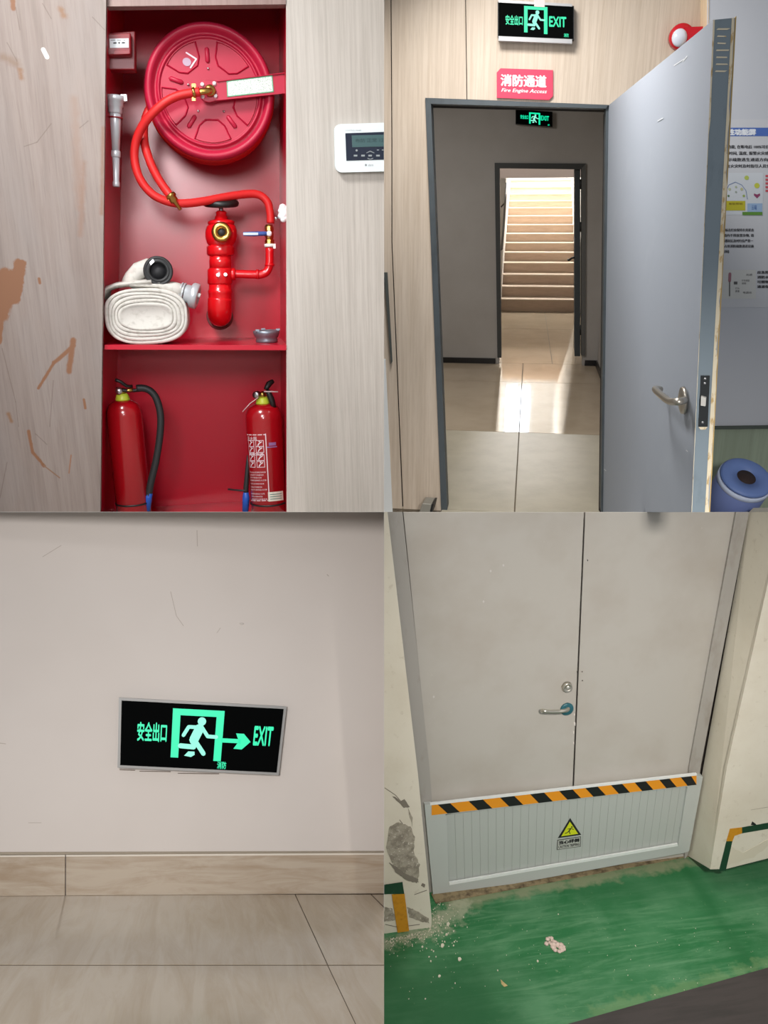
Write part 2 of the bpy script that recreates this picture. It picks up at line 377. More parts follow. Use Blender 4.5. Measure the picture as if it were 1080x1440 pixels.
# swing arm
aw_ = rw+.05
arm = MB(); hub = A.L(293, 128, aw_); ha = []
pts = [A.L(305, 114, aw_), A.L(402, 102, aw_), A.L(402, 131, aw_), A.L(301, 142, aw_)]
for k in range(9):
    an = math.radians(105+190*k/8+(-0)); c_ = hub+V((math.cos(an)*14.5*pr, math.sin(an)*14.5*pr, 0)); ha.append(c_)
arm.prism([pts[0]]+ha+[pts[3], pts[2], pts[1]], (0, 0, -.012))
arm.prism([pts[0], pts[1], pts[1]+V((0, -.004, 0)), pts[0]+V((0, -.004, 0))], (0, 0, .006))
arm.prism([pts[1], pts[1]+V((.05, 0, -.02)), pts[2]+V((.05, 0, -.02)), pts[2]], (0, 0, -.10))
ao = part(reel, 'swing_arm', arm, REDDISC, bevel=.002)
q = A.quad((319.5, 136.5), (385, 129.5), (383, 106), (318.5, 114), aw_)
LABM = Mt('arm_label', (214, 226, 216), .5); LABM.mix(LABM.ramp(LABM.noise((300, 300, 300), 3), .52, .6), (150, 170, 158))
lb_ = MB().add([q(0, 0, .0015), q(1, 0, .0015), q(1, 1, .0015), q(0, 1, .0015)], [(0, 1, 2, 3)])
lp = part(ao, 'label_plate', lb_, LABM, 'white label plate with green edge')
lg = MB()
for a0, a1, b0, b1 in ((0, 1, 0, .06), (0, 1, .94, 1), (0, .02, 0, 1), (.98, 1, 0, 1)): lg.add([q(a0, b0, .002), q(a1, b0, .002), q(a1, b1, .002), q(a0, b1, .002)], [(0, 1, 2, 3)])
part(ao, 'label_border', lg, flat('label_green', (90, 160, 120), .5))
for (u, v) in ((284.5, 119), (301.5, 117.5), (285, 136), (303, 135)):
    part(reel, 'flange_bolt', MB().lathe([(0, .008), (.005, .008), (.008, .004), (.008, 0)], A.L(u, v, aw_), (0, 0, 1), 10), flat('bolt_white', (230, 222, 225), .3))
part(reel, 'brass_elbow', MB().lathe([(0, .02), (.018, .02), (.022, .012), (.022, 0)], A.L(295.5, 128, aw_), (0, 0, 1), 20).tube([A.L(295, 128, aw_+.01), A.L(294, 128, aw_+.028), A.L(288, 128.5, aw_+.034), A.L(276, 130, aw_+.034)], [.012, .013, .013, .012], 12, sub=3), BRASS)

# feed hose with its clamp
hz = aw_+.034
HP = [(281, 129, hz), (268, 131, hz), (250, 135, hz), (232, 144, hz), (214, 160, hz-.01), (200, 178, hz-.03), (191, 200, hz-.05), (189, 222, hz-.06), (194, 245, hz-.06), (206, 265, hz-.06), (224, 279, hz-.06), (250, 286, hz-.07), (280, 284, hz-.09), (312, 278, hz-.12), (345, 273, hz-.15), (364, 274, hz-.16), (376, 284, hz-.16), (380, 300, hz-.16), (380.5, 314, hz-.16)]
vw = hz-.16
hose = thing(A, 'feed_hose', 'red rubber hose looping from the reel hub to the ball valve', 'hose', A.L(280, 290, vw))
part(hose, 'hose_tube', MB().tube([A.L(*p) for p in HP], [.0165]*len(HP), 12, sub=4), REDHOSE)
part(hose, 'hose_clamp', MB().tube([A.L(274.5, 130, hz), A.L(270.5, 130.7, hz)], .02, 14).box(A.L(271.5, 124, hz)-V((.004, 0, .004)), A.L(273.5, 118, hz)+V((.004, 0, .004))).box(A.L(271.5, 142, hz)-V((.003, 0, .003)), A.L(273.5, 136, hz)+V((.003, 0, .003))), BRASS, 'brass clamp')
# reel outlet hose with brass nozzle
oz = hz-.075
OP = [(212, 150, rw-.06), (205, 166, rw-.05), (202, 185, oz-.03), (204, 205, oz-.01), (212, 230, oz), (223, 252, oz+.005), (234, 268, oz+.012), (240, 276, oz+.02)]
jet = thing(A, 'outlet_hose', 'short red hose end with brass nozzle hanging beside the reel', 'hose', A.L(240, 290, oz))
part(jet, 'hose_tube', MB().tube([A.L(*p) for p in OP], .017, 12, sub=4), REDHOSE)
nz = A.L(239, 274, oz+.02); nd = (A.L(254, 295, oz+.03)-nz)
part(jet, 'brass_nozzle', MB().lathe([(0, 0), (.022, 0), (.022, .012), (.016, .013), (.017, .03), (.009, .033), (.006, nd.length), (0, nd.length)], nz, nd, 16).box(A.L(236, 283, oz+.02)-V((.02, .004, .004)), A.L(236, 283, oz+.02)+V((.012, .006, .006))), BRASS)

# hydrant valve ---------------------------------------------------------------
yw = -.24
pv = A.m(311, 350, yw)
val = thing(A, 'hydrant_valve', 'red landing valve with black handwheel and open brass outlet', 'valve', A.L(309, 448, yw))
ax = V((.01, 1, 0)).normalized()
hw = A.L(311, 286, yw); wheel = MB(); tilt = V((0, 1, .16)).normalized()
wheel.ring(hw, tilt, 20*pv, 4.6*pv, 36, 12)
wheel.lathe([(0, .012), (5*pv, .012), (5.5*pv, -.012), (0, -.014)], hw, tilt, 16)
for k in range(5):
    a = 2*math.pi*k/5+.4; u_ = tilt.orthogonal().normalized(); v_ = tilt.cross(u_)
    wheel.tube([hw, hw+(u_*math.cos(a)+v_*math.sin(a))*20*pv], .008, 8)
part(val, 'handwheel', wheel, BLACK, 'black handwheel')
def vert(prof, u0=311):     # profile in image rows along the vertical axis
    y = lambda v: A.L(u0, v, yw).y
    return prof
def lv(prof, u0, ztop=None, n=28):
    m_ = MB(); pts = [A.L(u0+(c if len(q_) > 2 else 0), v, yw) for q_ in prof for (r, v, c) in [(q_+(0,))[:3]]]
    rs = [max(q_[0]*pv, 1e-4) for q_ in prof]
    vs = []; fs = []
    for p, r in zip(pts, rs):
        for k in range(n):
            a = 2*math.pi*k/n; vs.append(p+V((r*math.cos(a), 0, r*math.sin(a))))
    for i in range(len(pts)-1):
        for k in range(n): fs.append((i*n+k, i*n+(k+1) % n, (i+1)*n+(k+1) % n, (i+1)*n+k))
    m_.add(vs, fs, True); m_.f += [tuple(range(n)), tuple((len(pts)-1)*n+k for k in range(n))]; m_.sm += [False]*2
    return m_
part(val, 'stem', lv([(3, 289), (3, 300)], 311), STEEL)
part(val, 'bonnet', lv([(6.5, 297), (7.5, 299), (7, 303), (9, 305), (9.5, 309), (16, 310), (18.5, 312), (18.5, 315), (16, 317)], 311), REDPIPE)
bd = lv([(15, 314), (20, 318), (22, 325), (22, 333), (20, 341), (17, 345), (16.5, 346)], 311)
part(val, 'valve_body', bd, REDPIPE)
oc = A.L(311.5, 326.5, yw+.074)
part(val, 'outlet_ring', MB().lathe([(0, .004), (5.2*pv, .004), (5.5*pv, .012), (8*pv, .016), (11*pv, .016), (13.2*pv, .010), (13.6*pv, 0), (13.6*pv, -.05), (10*pv, -.05)], oc, (0, 0, 1), 32), BRASS, 'brass outlet')
part(val, 'outlet_core', MB().lathe([(0, .0), (5.8*pv, .0), (5.8*pv, -.01), (0, -.012)], oc+V((0, 0, .006)), (0, 0, 1), 20), INK)
hexn = lv([(17, 344), (19.5, 347), (19.5, 357), (17, 360)], 310.5, n=8)
part(val, 'hex_collar', hexn, REDPIPE)
part(val, 'neck', lv([(15.5, 358), (15.5, 379)], 310), REDPIPE)
part(val, 'flange', lv([(16, 377), (17.5, 379), (17.5, 398), (16, 400)], 309.5), REDPIPE)
for (u, v) in ((306.5, 386.5), (317, 386)):
    part(val, 'flange_bolt', MB().lathe([(0, .012), (.008, .012), (.0085, .0), (.0085, -.01)], A.L(u, v, yw+17*pv), (0, 0, 1), 6, smooth=False), STEEL)
part(val, 'lower_pipe', lv([(16, 398), (16, 407), (17, 408), (17, 412), (16.5, 413), (16.5, 425), (17, 426)], 309.5), REDPIPE)
c0 = A.L(309.2, 420, yw); R_ = 17.0*pv
elb = [c0, A.L(309, 428, yw), A.L(309, 436, yw-.006), A.L(309, 441, yw-.03), A.L(309, 442.5, yw-.07), A.L(309, 443, D+.005)]
part(val, 'lower_elbow', MB().tube(elb, R_, 24, sub=3), REDPIPE)
part(val, 'wall_ring', MB().ring(A.L(309, 445, D+.004), (0, 0, 1), 17.5*pv*1.03, .006, 36, 8), flat('grimy_sealant', (120, 70, 70), .8))

# branch pipe with ball valve
br = thing(A, 'branch_pipe', 'red side pipe rising to a brass ball valve with blue lever', 'pipe', A.L(378, 390, vw))
def bz(u): return yw+(vw-yw)*min(max((u-330)/40, 0), 1)
bp = [(324, 385), (340, 385.5), (355, 386), (366, 386), (374, 383), (378, 376), (379, 366), (379, 348)]
part(br, 'pipe', MB().tube([A.L(u, v, bz(u)) for u, v in bp], .0175, 14, sub=3), REDPIPE)
for u0, u1, rr in ((324, 331, .026), (360, 364, .0205)):
    part(br, 'pipe_collar', MB().tube([A.L(u0, 385.5, bz(u0)), A.L(u1, 385.7, bz(u1))], rr, 12), REDPIPE)
part(br, 'pipe_collar', MB().tube([A.L(379, 371, vw), A.L(379, 374, vw)], .0205, 12), REDPIPE)
part(br, 'tape_ring', MB().lathe([(.017, 0), (.022, .001), (.022, .012), (.017, .014)], A.L(379, 347.5, vw), (0, 1, 0), 14).box(A.L(385, 349, vw)-V((.003, .002, 0)), A.L(386.5, 343, vw)+V((.002, 0, .02))), flat('seal_tape', (226, 222, 216), .7))
part(br, 'valve_body', MB().lathe([(.016, 0), (.02, .002), (.02, .016), (.015, .018), (.018, .026), (.019, .042), (.015, .05), (.019, .054), (.019, .07), (.013, .078)], A.L(379, 343, vw), (0.03, 1, 0), 10, smooth=False), BRASS, 'brass valve body')
lv_ = part(br, 'lever', MB().tube([A.L(342, 329, vw+.03), A.L(355, 329, vw+.03), A.L(371, 328.5, vw+.03), A.L(376, 328.5, vw+.028)], [.008, .010, .009, .008], 10), flat('lever_blue', (52, 84, 150), .4), 'blue lever')
part(lv_, 'lever_print', MB().prism([A.L(342, 327, vw+.040), A.L(363, 327, vw+.040), A.L(363, 330.5, vw+.040), A.L(342, 330.5, vw+.040)], (0, 0, .001)), flat('lever_pale', (190, 205, 225), .5))
part(br, 'lever_nut', MB().lathe([(0, .014), (.008, .014), (.012, .008), (.012, -.01)], A.L(378.5, 328.5, vw+.026), (0, 0, 1), 10), WHITE)
# white lump by the cabinet edge
lump = MB(); cl = A.L(399.5, 300, -.03)
for k in range(7):
    a = 2*math.pi*k/7; lump.ball(cl+V((math.cos(a)*.010-.002, math.sin(a)*.022, 0)), .013+.004*random.random(), 8)
lump.ball(cl, .02, 10, (.8, 1.2, .8))
lt_ = thing(A, 'plaster_lump', 'small white lump with a screw stuck on the right cabinet edge', 'fixing', cl)
part(lt_, 'lump', lump, WHITE)
part(lt_, 'screw', MB().tube([A.L(395, 304, -.03), A.L(389, 307, -.035)], .004, 8).lathe([(.008, 0), (.008, .006)], A.L(389, 307, -.035), (-1, -.3, 0), 8), STEEL)

# call point on the cabinet's left side -------------------------------------------
cw = -.09
cp = thing(A, 'fire_call_point', 'red break-glass call point with white plate, upper left inside cabinet', 'alarm', A.L(169, 98, cw))
def slab(q4, w0, th, bevel=0): return MB().prism([A.L(u, v, w0) for u, v in q4], (0, 0, -th))
part(cp, 'back_box', slab([(149, 46), (190, 43), (190, 98), (149, 98)], cw, .06), REDDARK, bevel=.004)
part(cp, 'front_cover', slab([(150, 47), (184, 46), (184, 77), (150, 78)], cw+.045, .045), REDDARK, bevel=.005)
q = A.quad((154.5, 67.5), (181, 67), (181, 54), (154, 54.5), cw+.046)
wp = part(cp, 'white_plate', MB().add([q(0, 0, .001), q(1, 0, .001), q(1, 1, .001), q(0, 1, .001)], [(0, 1, 2, 3)]), flat('call_white', (205, 212, 216), .4))
pm = MB(); g = lambda x, y, dz=0: q(x, y, dz)
disc(pm, g, .5, .52, .045, .0018, 12, .12)
for sgn in (-1, 1): pm.poly([g(.5+sgn*.10, .52, .0018), g(.5+sgn*.2, .62, .0018), g(.5+sgn*.32, .57, .0018), g(.5+sgn*.32, .47, .0018), g(.5+sgn*.2, .42, .0018)])
for x0, x1 in ((.06, .3), (.4, .6), (.72, .84)): pm.poly([g(x0, .8, .0018), g(x1, .8, .0018), g(x1, .86, .0018), g(x0, .86, .0018)])
part(wp, 'plate_print', pm, INK)
part(cp, 'bottom_lip', slab([(160, 70.5), (183, 70), (183, 76), (160, 77)], cw+.05, .006), REDDARK, bevel=.002)

# silver nozzle hanging on the left wall ----------------------------------------
nw = -.07
n0 = A.L(162, 134, nw); n1 = A.L(163.5, 259, nw); nl = (n1-n0).length; pn = A.m(162, 200, nw)
noz = thing(A, 'branch_nozzle', 'silver tapered fire nozzle hanging at the left inside wall', 'nozzle', n1)
part(noz, 'coupling', MB().lathe([(9*pn, 0), (13*pn, 1*pn), (13*pn, 7*pn), (11*pn, 8*pn), (11*pn, 14*pn), (9.5*pn, 15*pn), (9.5*pn, 22*pn), (8*pn, 24*pn)], n0, n1-n0, 24).box(A.L(172, 141, nw)-V((.004, .004, .01)), A.L(177, 135, nw)+V((.004, .004, .01))), ALU)
part(noz, 'barrel', MB().lathe([(8*pn, 23*pn), (7.6*pn, 30*pn), (5.2*pn, 72*pn)], n0, n1-n0, 24), ALU)
part(noz, 'collar', MB().lathe([(6.2*pn, 72*pn), (6.6*pn, 73*pn), (6.6*pn, 79*pn), (5.4*pn, 81*pn)], n0, n1-n0, 20), ALU)
part(noz, 'tip', MB().lathe([(5.2*pn, 80*pn), (4*pn, 112*pn), (5*pn, 114*pn), (5*pn, 119*pn), (4*pn, 120*pn), (4*pn, nl), (0, nl)], n0, n1-n0, 20), ALU)
part(noz, 'wall_clip', MB().ring(A.L(163, 166, nw), n1-n0, 8.8*pn, .003, 20, 6), REDDARK)

# canvas hose roll ---------------------------------------------------------------
kw = -.03; pk = A.m(205, 440, kw)
roll = thing(A, 'canvas_hose_roll', 'folded off-white canvas fire hose with black and silver couplings on the shelf', 'fire hose', A.L(205, 478, kw-.1))
kc = A.L(205, 439.5, kw); hx, hy = 57*pk, 38.5*pk
kc.y = shelf_at(kc.x)+hy+.001
def sup(t, sx, sy, e=2.7):
    c, s_ = math.cos(t), math.sin(t)
    return (abs(c)**(2/e)*math.copysign(1, c)*sx, abs(s_)**(2/e)*math.copysign(1, s_)*sy)
th = .0135; N = 60
def roll_layer(o0, o1, zf, last=False):
    """one visible layer of the flattened coil: an oval band with a rounded front edge"""
    prof_ = [(o0, -.20), (o0, -.007), (o0+(o1-o0)*.2, zf), (o0+(o1-o0)*.8, zf), (o1, -.0035)]+([] if last else [(o1, -.20)])
    vs = []; fs = []; m_ = len(prof_)
    for k in range(N):
        t = 2*math.pi*k/N
        for off, z in prof_:
            wv = 1+.02*math.sin(3*t+off*90); x, y = sup(t, (hx-off)*(wv if off else 1), (hy-off)*(wv if off else 1)); vs.append(kc+V((x, y, z+.0015*math.sin(5*t+off*200))))
    for k in range(N):
        for q_ in range(m_-1): fs.append((k*m_+q_, ((k+1) % N)*m_+q_, ((k+1) % N)*m_+q_+1, k*m_+q_+1))
    b_ = MB().add(vs, fs, True)
    if last: b_.f.append(tuple(k*m_+m_-1 for k in range(N))); b_.sm.append(True)
    return b_
for j in range(5): part(roll, 'hose_layer', roll_layer(j*th, (j+1)*th, .0, j == 4), CANVAS)
def ribbon(path, wdt, thk, name):
    """flat hose strip: path of local points, wide along z"""
    m_ = MB(); vs = []; n = len(path)
    for i, p in enumerate(path):
        a = path[max(i-1, 0)]; c = path[min(i+1, n-1)]; t = (V(c)-V(a)); t = V((t.x, t.y, 0)).normalized(); nn = V((-t.y, t.x, 0)); p = V(p)
        wd = wdt[i] if isinstance(wdt, list) else wdt; tk = thk[i] if isinstance(thk, list) else thk
        for k in range(12):
            an = 2*math.pi*k/12; vs.append(p+nn*math.cos(an)*tk+V((0, 0, math.sin(an)*wd)))
    fs = [(i*12+k, i*12+(k+1) % 12, (i+1)*12+(k+1) % 12, (i+1)*12+k) for i in range(n-1) for k in range(12)]
    m_.add(vs, fs, True); m_.f += [tuple(range(12)), tuple((n-1)*12+k for k in range(12))]; m_.sm += [False, False]
    return part(roll, name, m_, CANVAS)
zc = kw-.1
ribbon([A.L(149, 420, zc), A.L(152, 406, zc), A.L(165, 401, zc), A.L(190, 398, zc), A.L(215, 396, zc)], .085, .012, 'hose_fold')
ribbon([A.L(180, 401, zc), A.L(186, 392, zc), A.L(196, 381, zc), A.L(208, 377, zc), A.L(218, 379, zc+.005)], [.05, .05, .045, .04, .035], [.03, .034, .036, .038, .04], 'upper_tail')
ribbon([A.L(185, 400, zc), A.L(225, 401, zc), A.L(245, 406, zc+.02), A.L(258, 412, zc+.02)], [.08, .07, .05, .036], [.014, .02, .028, .033], 'lower_tail')
bc = A.L(222.5, 381, kw-.04)
part(roll, 'black_coupling', MB().lathe([(11*pk, -.04), (11*pk, -.004), (12*pk, .004), (15*pk, .006), (16*pk, -.002), (17*pk, .004), (19.5*pk, .003), (20.5*pk, -.006), (20.5*pk, -.035), (17*pk, -.045)], bc, (.10, .03, 1), 32), RUBBER, 'black rubber coupling')
part(roll, 'coupling_core', MB().lathe([(0, -.012), (11.4*pk, -.012), (11.4*pk, -.04), (0, -.042)], bc, (.10, .03, 1), 24), INK)
part(roll, 'coupling_lug', MB().prism([A.L(210, 369, kw-.03), A.L(215, 364, kw-.03), A.L(217, 368, kw-.03), A.L(212, 373, kw-.03)], (0, 0, -.02)), STEEL)
a0 = A.L(256, 411, zc+.02); adir = V((1, -.32, .12)).normalized()
part(roll, 'clamp_wire', MB().ring(a0-adir*.004, adir, .036, .004, 24, 8).ring(a0+adir*.006, adir, .037, .004, 24, 8), ALU)
part(roll, 'silver_coupling', MB().lathe([(.034, 0), (.037, .004), (.037, .02), (.049, .026), (.052, .032), (.052, .052), (.044, .056), (.03, .056), (.028, .03)], a0+adir*.012, adir, 32), ALU, 'cast silver coupling')
part(roll, 'coupling_lug', MB().tube([a0+adir*.06+V((0, .01, .02)), a0+adir*.078+V((0, .008, .02))], .009, 8), WHITE)

# loose coupling on the shelf
dc = A.L(375, 475, -.17); dc.y = shelf_at(dc.x)+.001; pd_ = A.m(375, 470, -.17)
ad = thing(A, 'hose_adapter', 'small silver ring coupling lying on the right of the shelf', 'coupling', dc)
part(ad, 'ring_body', MB().lathe([(11*pd_, 0), (15*pd_, 0), (15.5*pd_, 3*pd_), (14.5*pd_, 6*pd_), (16.5*pd_, 8*pd_), (18.5*pd_, 13*pd_), (18.5*pd_, 16*pd_), (15*pd_, 17*pd_), (12*pd_, 17*pd_), (11.5*pd_, 4*pd_)], dc, (0, 1, 0), 28), flat('zinc', (130, 140, 150), .4, .7))
for a in (.3, 2.4, 4.5):
    c_ = dc+V((math.cos(a)*17*pd_, 16.5*pd_, math.sin(a)*17*pd_)); part(ad, 'lug', MB().box(c_-V((.009, .003, .006)), c_+V((.009, .007, .006))), flat('zinc_lug', (140, 150, 160), .4, .7), bevel=.002)

# extinguishers -------------------------------------------------------------------
def extinguisher(u, vtop, wz, r_px, label, left):
    c_ = A.L(u, 640, wz); p_ = A.m(u, 640, wz); r = r_px*p_; c_.y = base_y
    ytop = A.L(u, vtop, wz).y; H = ytop-base_y
    t = thing(A, 'fire_extinguisher', label, 'fire extinguisher', c_)
    part(t, 'cylinder', MB().lathe([(0, 0), (r*.93, 0), (r*.96, .006), (r, .01), (r, H-.075), (r*.995, H-.07), (r, H-.066), (r*.97, H-.045), (r*.82, H-.018), (r*.5, H-.003), (r*.32, H)], c_, (0, 1, 0), 40), REDCYL)
    yb = A.L(u, 712, wz+r).y
    part(t, 'base_band', MB().lathe([(r*.99, -.003), (r+.0025, -.003), (r+.0025, .004), (r*.99, .004)], V((c_.x, yb, c_.z)), (0, 1, 0), 40), BLACK)
    top = c_+V((0, H, 0))
    part(t, 'neck_ring', MB().lathe([(9.5*p_, -.001), (9.8*p_, .003), (8*p_, 7*p_), (6*p_, 9*p_), (0, 9*p_)], top, (0, 1, 0), 24), LIME, 'lime green neck ring')
    return t, c_, r, top, p_, H
ez = -.17
t, c_, r, top, p_, H = extinguisher(180.5, 562, ez, 24, 'plain red extinguisher with long black hose, left on the cabinet floor', True)
part(t, 'valve_head', MB().lathe([(5*p_, 8*p_), (5*p_, 14*p_), (3.5*p_, 16*p_), (0, 17*p_)], top, (0, 1, 0), 14).tube([top+V((0, 12*p_, 0)), top+V((15*p_, 14*p_, .01))], .008, 10), BRASS)
part(t, 'gauge', MB().lathe([(0, .012), (4.5*p_, .012), (5*p_, .006), (5*p_, -.01)], top+V((-3*p_, 13*p_, .015)), (0, 0, 1), 14), STEEL)
part(t, 'handle', MB().tube([A.L(163, 547, ez+.01), A.L(172, 549, ez+.01), A.L(188, 549, ez), A.L(198, 548, ez)], .008, 8, sub=2).tube([A.L(162, 534, ez+.02), A.L(170, 537, ez+.02), A.L(178, 543, ez+.01), A.L(186, 543, ez)], .007, 8, sub=2), BLACK)
hp = [(192, 546), (203, 546), (213, 551), (220, 561), (225, 578), (226, 596), (224, 620), (219, 650), (213, 675), (210, 690), (209, 697)]
hs = part(t, 'hose', MB().tube([A.L(u, v, ez+.03) for u, v in hp], .0155, 10, sub=3), RUBBER)
part(hs, 'hose_tip', MB().tube([A.L(210, 693, ez+.03), A.L(208.5, 700, ez+.03), A.L(207, 718, ez+.03)], [.015, .0165, .013], 10), BLUE, 'blue tip')

t, c_, r, top, p_, H = extinguisher(374, 567, ez, 25.5, 'red extinguisher with white printed label, right on the cabinet floor', False)
part(t, 'valve_head', MB().lathe([(5*p_, 8*p_), (5*p_, 14*p_), (3.5*p_, 16*p_), (0, 17*p_)], top, (0, 1, 0), 14), BRASS)
part(t, 'gauge', MB().lathe([(0, .012), (4.5*p_, .012), (5.2*p_, .006), (5.2*p_, -.01)], top+V((-8*p_, 13*p_, .02)), (-.6, 0, 1), 14), STEEL)
part(t, 'handle', MB().tube([A.L(374, 548, ez+.02), A.L(378, 540, ez+.01), A.L(384, 536, ez)], [.010, .013, .009], 8, sub=2).tube([A.L(376, 549, ez+.03), A.L(381, 560, ez+.03), A.L(385, 573, ez+.03)], [.01, .014, .011], 8, sub=2), BLACK)
part(t, 'safety_pin', MB().tube([A.L(371, 550.5, ez+.04), A.L(391, 551, ez+.04)], .003, 6).tube([A.L(363, 559, ez+.04), A.L(352, 567, ez+.04), A.L(341, 579, ez+.04)], .0018, 6), flat('pin_silver', (200, 180, 180), .4))
hs = part(t, 'hose', MB().tube([A.L(349, 640, ez-.01), A.L(347.5, 665, ez), A.L(346, 685, ez), A.L(346, 692, ez)], [.006, .010, .012, .012], 10, sub=2), RUBBER)
part(hs, 'hose_tip', MB().tube([A.L(346, 691, ez), A.L(346, 700, ez), A.L(345, 719, ez)], [.011, .0165, .014], 10), BLUE, 'blue tip')
part(t, 'hose_strap', MB().tube([A.L(345, 690, ez+.01), A.L(335, 689.5, ez-.02), A.L(321, 688, ez-.05)], .0045, 8), RUBBER)
# label wrapped on the cylinder: fn(angle fraction, height)
def cyl(u, v):
    x = A.L(u, v, ez+r).x-c_.x; a = math.asin(max(-.99, min(.99, x/r*.985)))
    return a
def wrap(a, v, dz=0):
    y = A.L(374, v, ez+r*math.cos(a)*.6).y; rr = r+.0008+dz; return V((c_.x+math.sin(a)*rr, y, c_.z+math.cos(a)*rr))
def wq(u0, u1, v0, v1):
    a0 = math.asin(max(-.999, (u0-374)/25.5)); a1 = math.asin(min(.999, (u1-374)/25.5))
    return lambda a, b, dz=0: wrap(a0+(a1-a0)*a, v1+(v0-v1)*b, dz)
lab = MB()
def bar(fn, a0, a1, b0, b1, dz=0): lab.add([fn(a0+(a1-a0)*i/4, bb, dz) for bb in (b0, b1) for i in range(5)], [(i, i+1, i+6, i+5) for i in range(4)])
L_ = wq(350, 375, 608, 702)
for b0 in (.0, .98): bar(L_, 0, 1, b0, b0+.012)
bar(L_, .96, 1, 0, 1)
write(lab, '灭火器', sub(L_, .05, .6, .90, .96)); write(lab, '使用方法', sub(L_, .1, .85, .68, .72), bold=.01)
for b0 in (.83, .74, .62, .52):
    for a0 in (.08, .52):
        f2 = sub(L_, a0, a0+.36, b0-.02, b0+.075)
        for e_ in ((0, 1, 0, .08), (0, 1, .92, 1), (0, .06, 0, 1), (.94, 1, 0, 1)): bar(f2, *e_)
        stroke(lab, f2, [(.3, .2), (.45, .5), (.75, .75)], .14, .0003); disc(lab, f2, .5, .82, .1, .0003, 8)
for i, b0 in enumerate((.44, .40, .36, .32, .27, .22, .18, .12, .08, .04)):
    write(lab, ('干粉灭火剂请每月检查', '注意事项不可倒置存放', '适用于扑救初起火灾用', '有效期内使用压力正常')[i % 4], sub(L_, .06, .9-.1*(i % 3), b0-.022, b0))
part(t, 'printed_label', lab, PRINTW, 'white printed instructions')
lb2 = MB(); L2 = wq(373, 394, 690, 703)
lb2.add([L2(i/4, j, .0004) for j in (0, 1) for i in range(5)], [(i, i+1, i+6, i+5) for i in range(4)])
pl = part(t, 'white_tag', lb2, flat('tag_white', (214, 212, 196), .5))
lab = MB()
for b0 in (.2, .45, .7): bar(L2, .1, .85, b0, b0+.08, .0009)
part(pl, 'tag_print', lab, flat('tag_ink', (90, 130, 120), .6))
lab = MB(); L3 = wq(375, 389, 620, 628)
bar(L3, 0, 1, 0, .2, .0004); bar(L3, .2, .9, .35, .9, .0004); part(t, 'maker_mark', lab, flat('mark', (140, 100, 150), .5))

# keypad on the right panel, cut by the dividing wall --------------------------------
kp = thing(A, 'alarm_keypad', 'white wall keypad with dark screen, right of the red cabinet', 'control panel', A.L(506, 244, 0))
def rounded(pl_, rad, n=5):
    """round the first two corners (left side) of a px quad tl, bl, br, tr"""
    return pl_
kpts = []
for cx, cy, a0 in ((480, 184, 180), (481, 233, 90)):
    for k in range(6):
        a = math.radians(a0+90*k/5) if a0 == 180 else math.radians(a0+90*k/5)
        kpts.append((cx+9.5*math.cos(a), cy+9.5*math.sin(a)))
left = sorted([p for p in kpts if p[1] < 200], key=lambda p: -p[1]); low = sorted([p for p in kpts if p[1] >= 200], key=lambda p: -p[1])
outline = [(540, 241)]+[(p[0], p[1]) for p in low]+left+[(540, 172.5)]
kb = MB(); fr = [A.L(u, v, .03) for u, v in outline]; cen = A.L(520, 207, .03)
bkq = [A.L(u, v, 0.0) for u, v in outline]; mid = [A.L(540 if u == 540 else u-1, v, .012) for u, v in outline]
n = len(fr); kb.add(fr+mid+bkq, [tuple(range(n)), tuple(range(3*n-1, 2*n-1, -1))]+[(i+o, (i+1) % n+o, n+(i+1) % n+o, n+i+o) for o in (0, n) for i in range(n)])
part(kp, 'housing', kb, flat('keypad_white', (226, 236, 238), .35))
q = A.quad((487, 226), (540, 224.5), (540, 185.5), (485.5, 187.5), .0305)
sc = part(kp, 'screen_panel', MB().prism([q(0, 0), q(1, 0), q(1, 1), q(0, 1)], (0, 0, .0015)), flat('keypad_dark', (28, 38, 56), .2))
ql = A.quad((495.5, 207), (540, 206), (540, 189.5), (494.5, 190.5), .032)
part(sc, 'display', MB().prism([ql(0, 0), ql(1, 0), ql(1, 1), ql(0, 1)], (0, 0, .001)), flat('lcd', (66, 96, 98), .3))
tx = MB(); write(tx, '布防 正常 12', sub(ql, .1, .98, .38, .72), .0016); part(sc, 'display_text', tx, flat('lcd_ink', (34, 62, 66), .5))
tx = MB(); gp = lambda x, y, dz=0: A.L(x, y, .0325+dz)
disc(tx, gp, 501.5, 211.5, 1.5, .001, 10)
stroke(tx, gp, [(515.5, 215), (520.5, 212.5), (526, 215)], .9); stroke(tx, gp, [(517, 222.5), (520.5, 224), (524.5, 222.5)], .9)
for u in (497.5, 508, 518, 529): tx.poly([gp(u, 220, .001), gp(u+5, 220, .001), gp(u+5, 217.6, .001), gp(u, 217.6, .001)])
for u in (530, 537): tx.poly([gp(u, 211.5, .001), gp(u+3, 211.5, .001), gp(u+3, 210.3, .001), gp(u, 210.3, .001)])
part(sc, 'key_legend', tx, flat('legend_grey', (150, 158, 160), .5))
tx = MB(); disc(tx, gp, 514.5, 232, 1.6, -.001, 8)
LGD = flat('legend_dark', (140, 148, 150), .5); part(kp, 'logo_dot', tx, LGD); tx = MB()
write(tx, 'alarm', lambda a, b, dz=0: A.L(518+7*a, 233.5-3*b, .0305+dz)); part(kp, 'legend_print', tx, LGD); tx = MB(); write(tx, 'CONTROL PANEL', lambda a, b, dz=0: A.L(485.5+23*a, 184.2-1.8*b, .0305+dz))
part(kp, 'legend_print', tx, LGD)

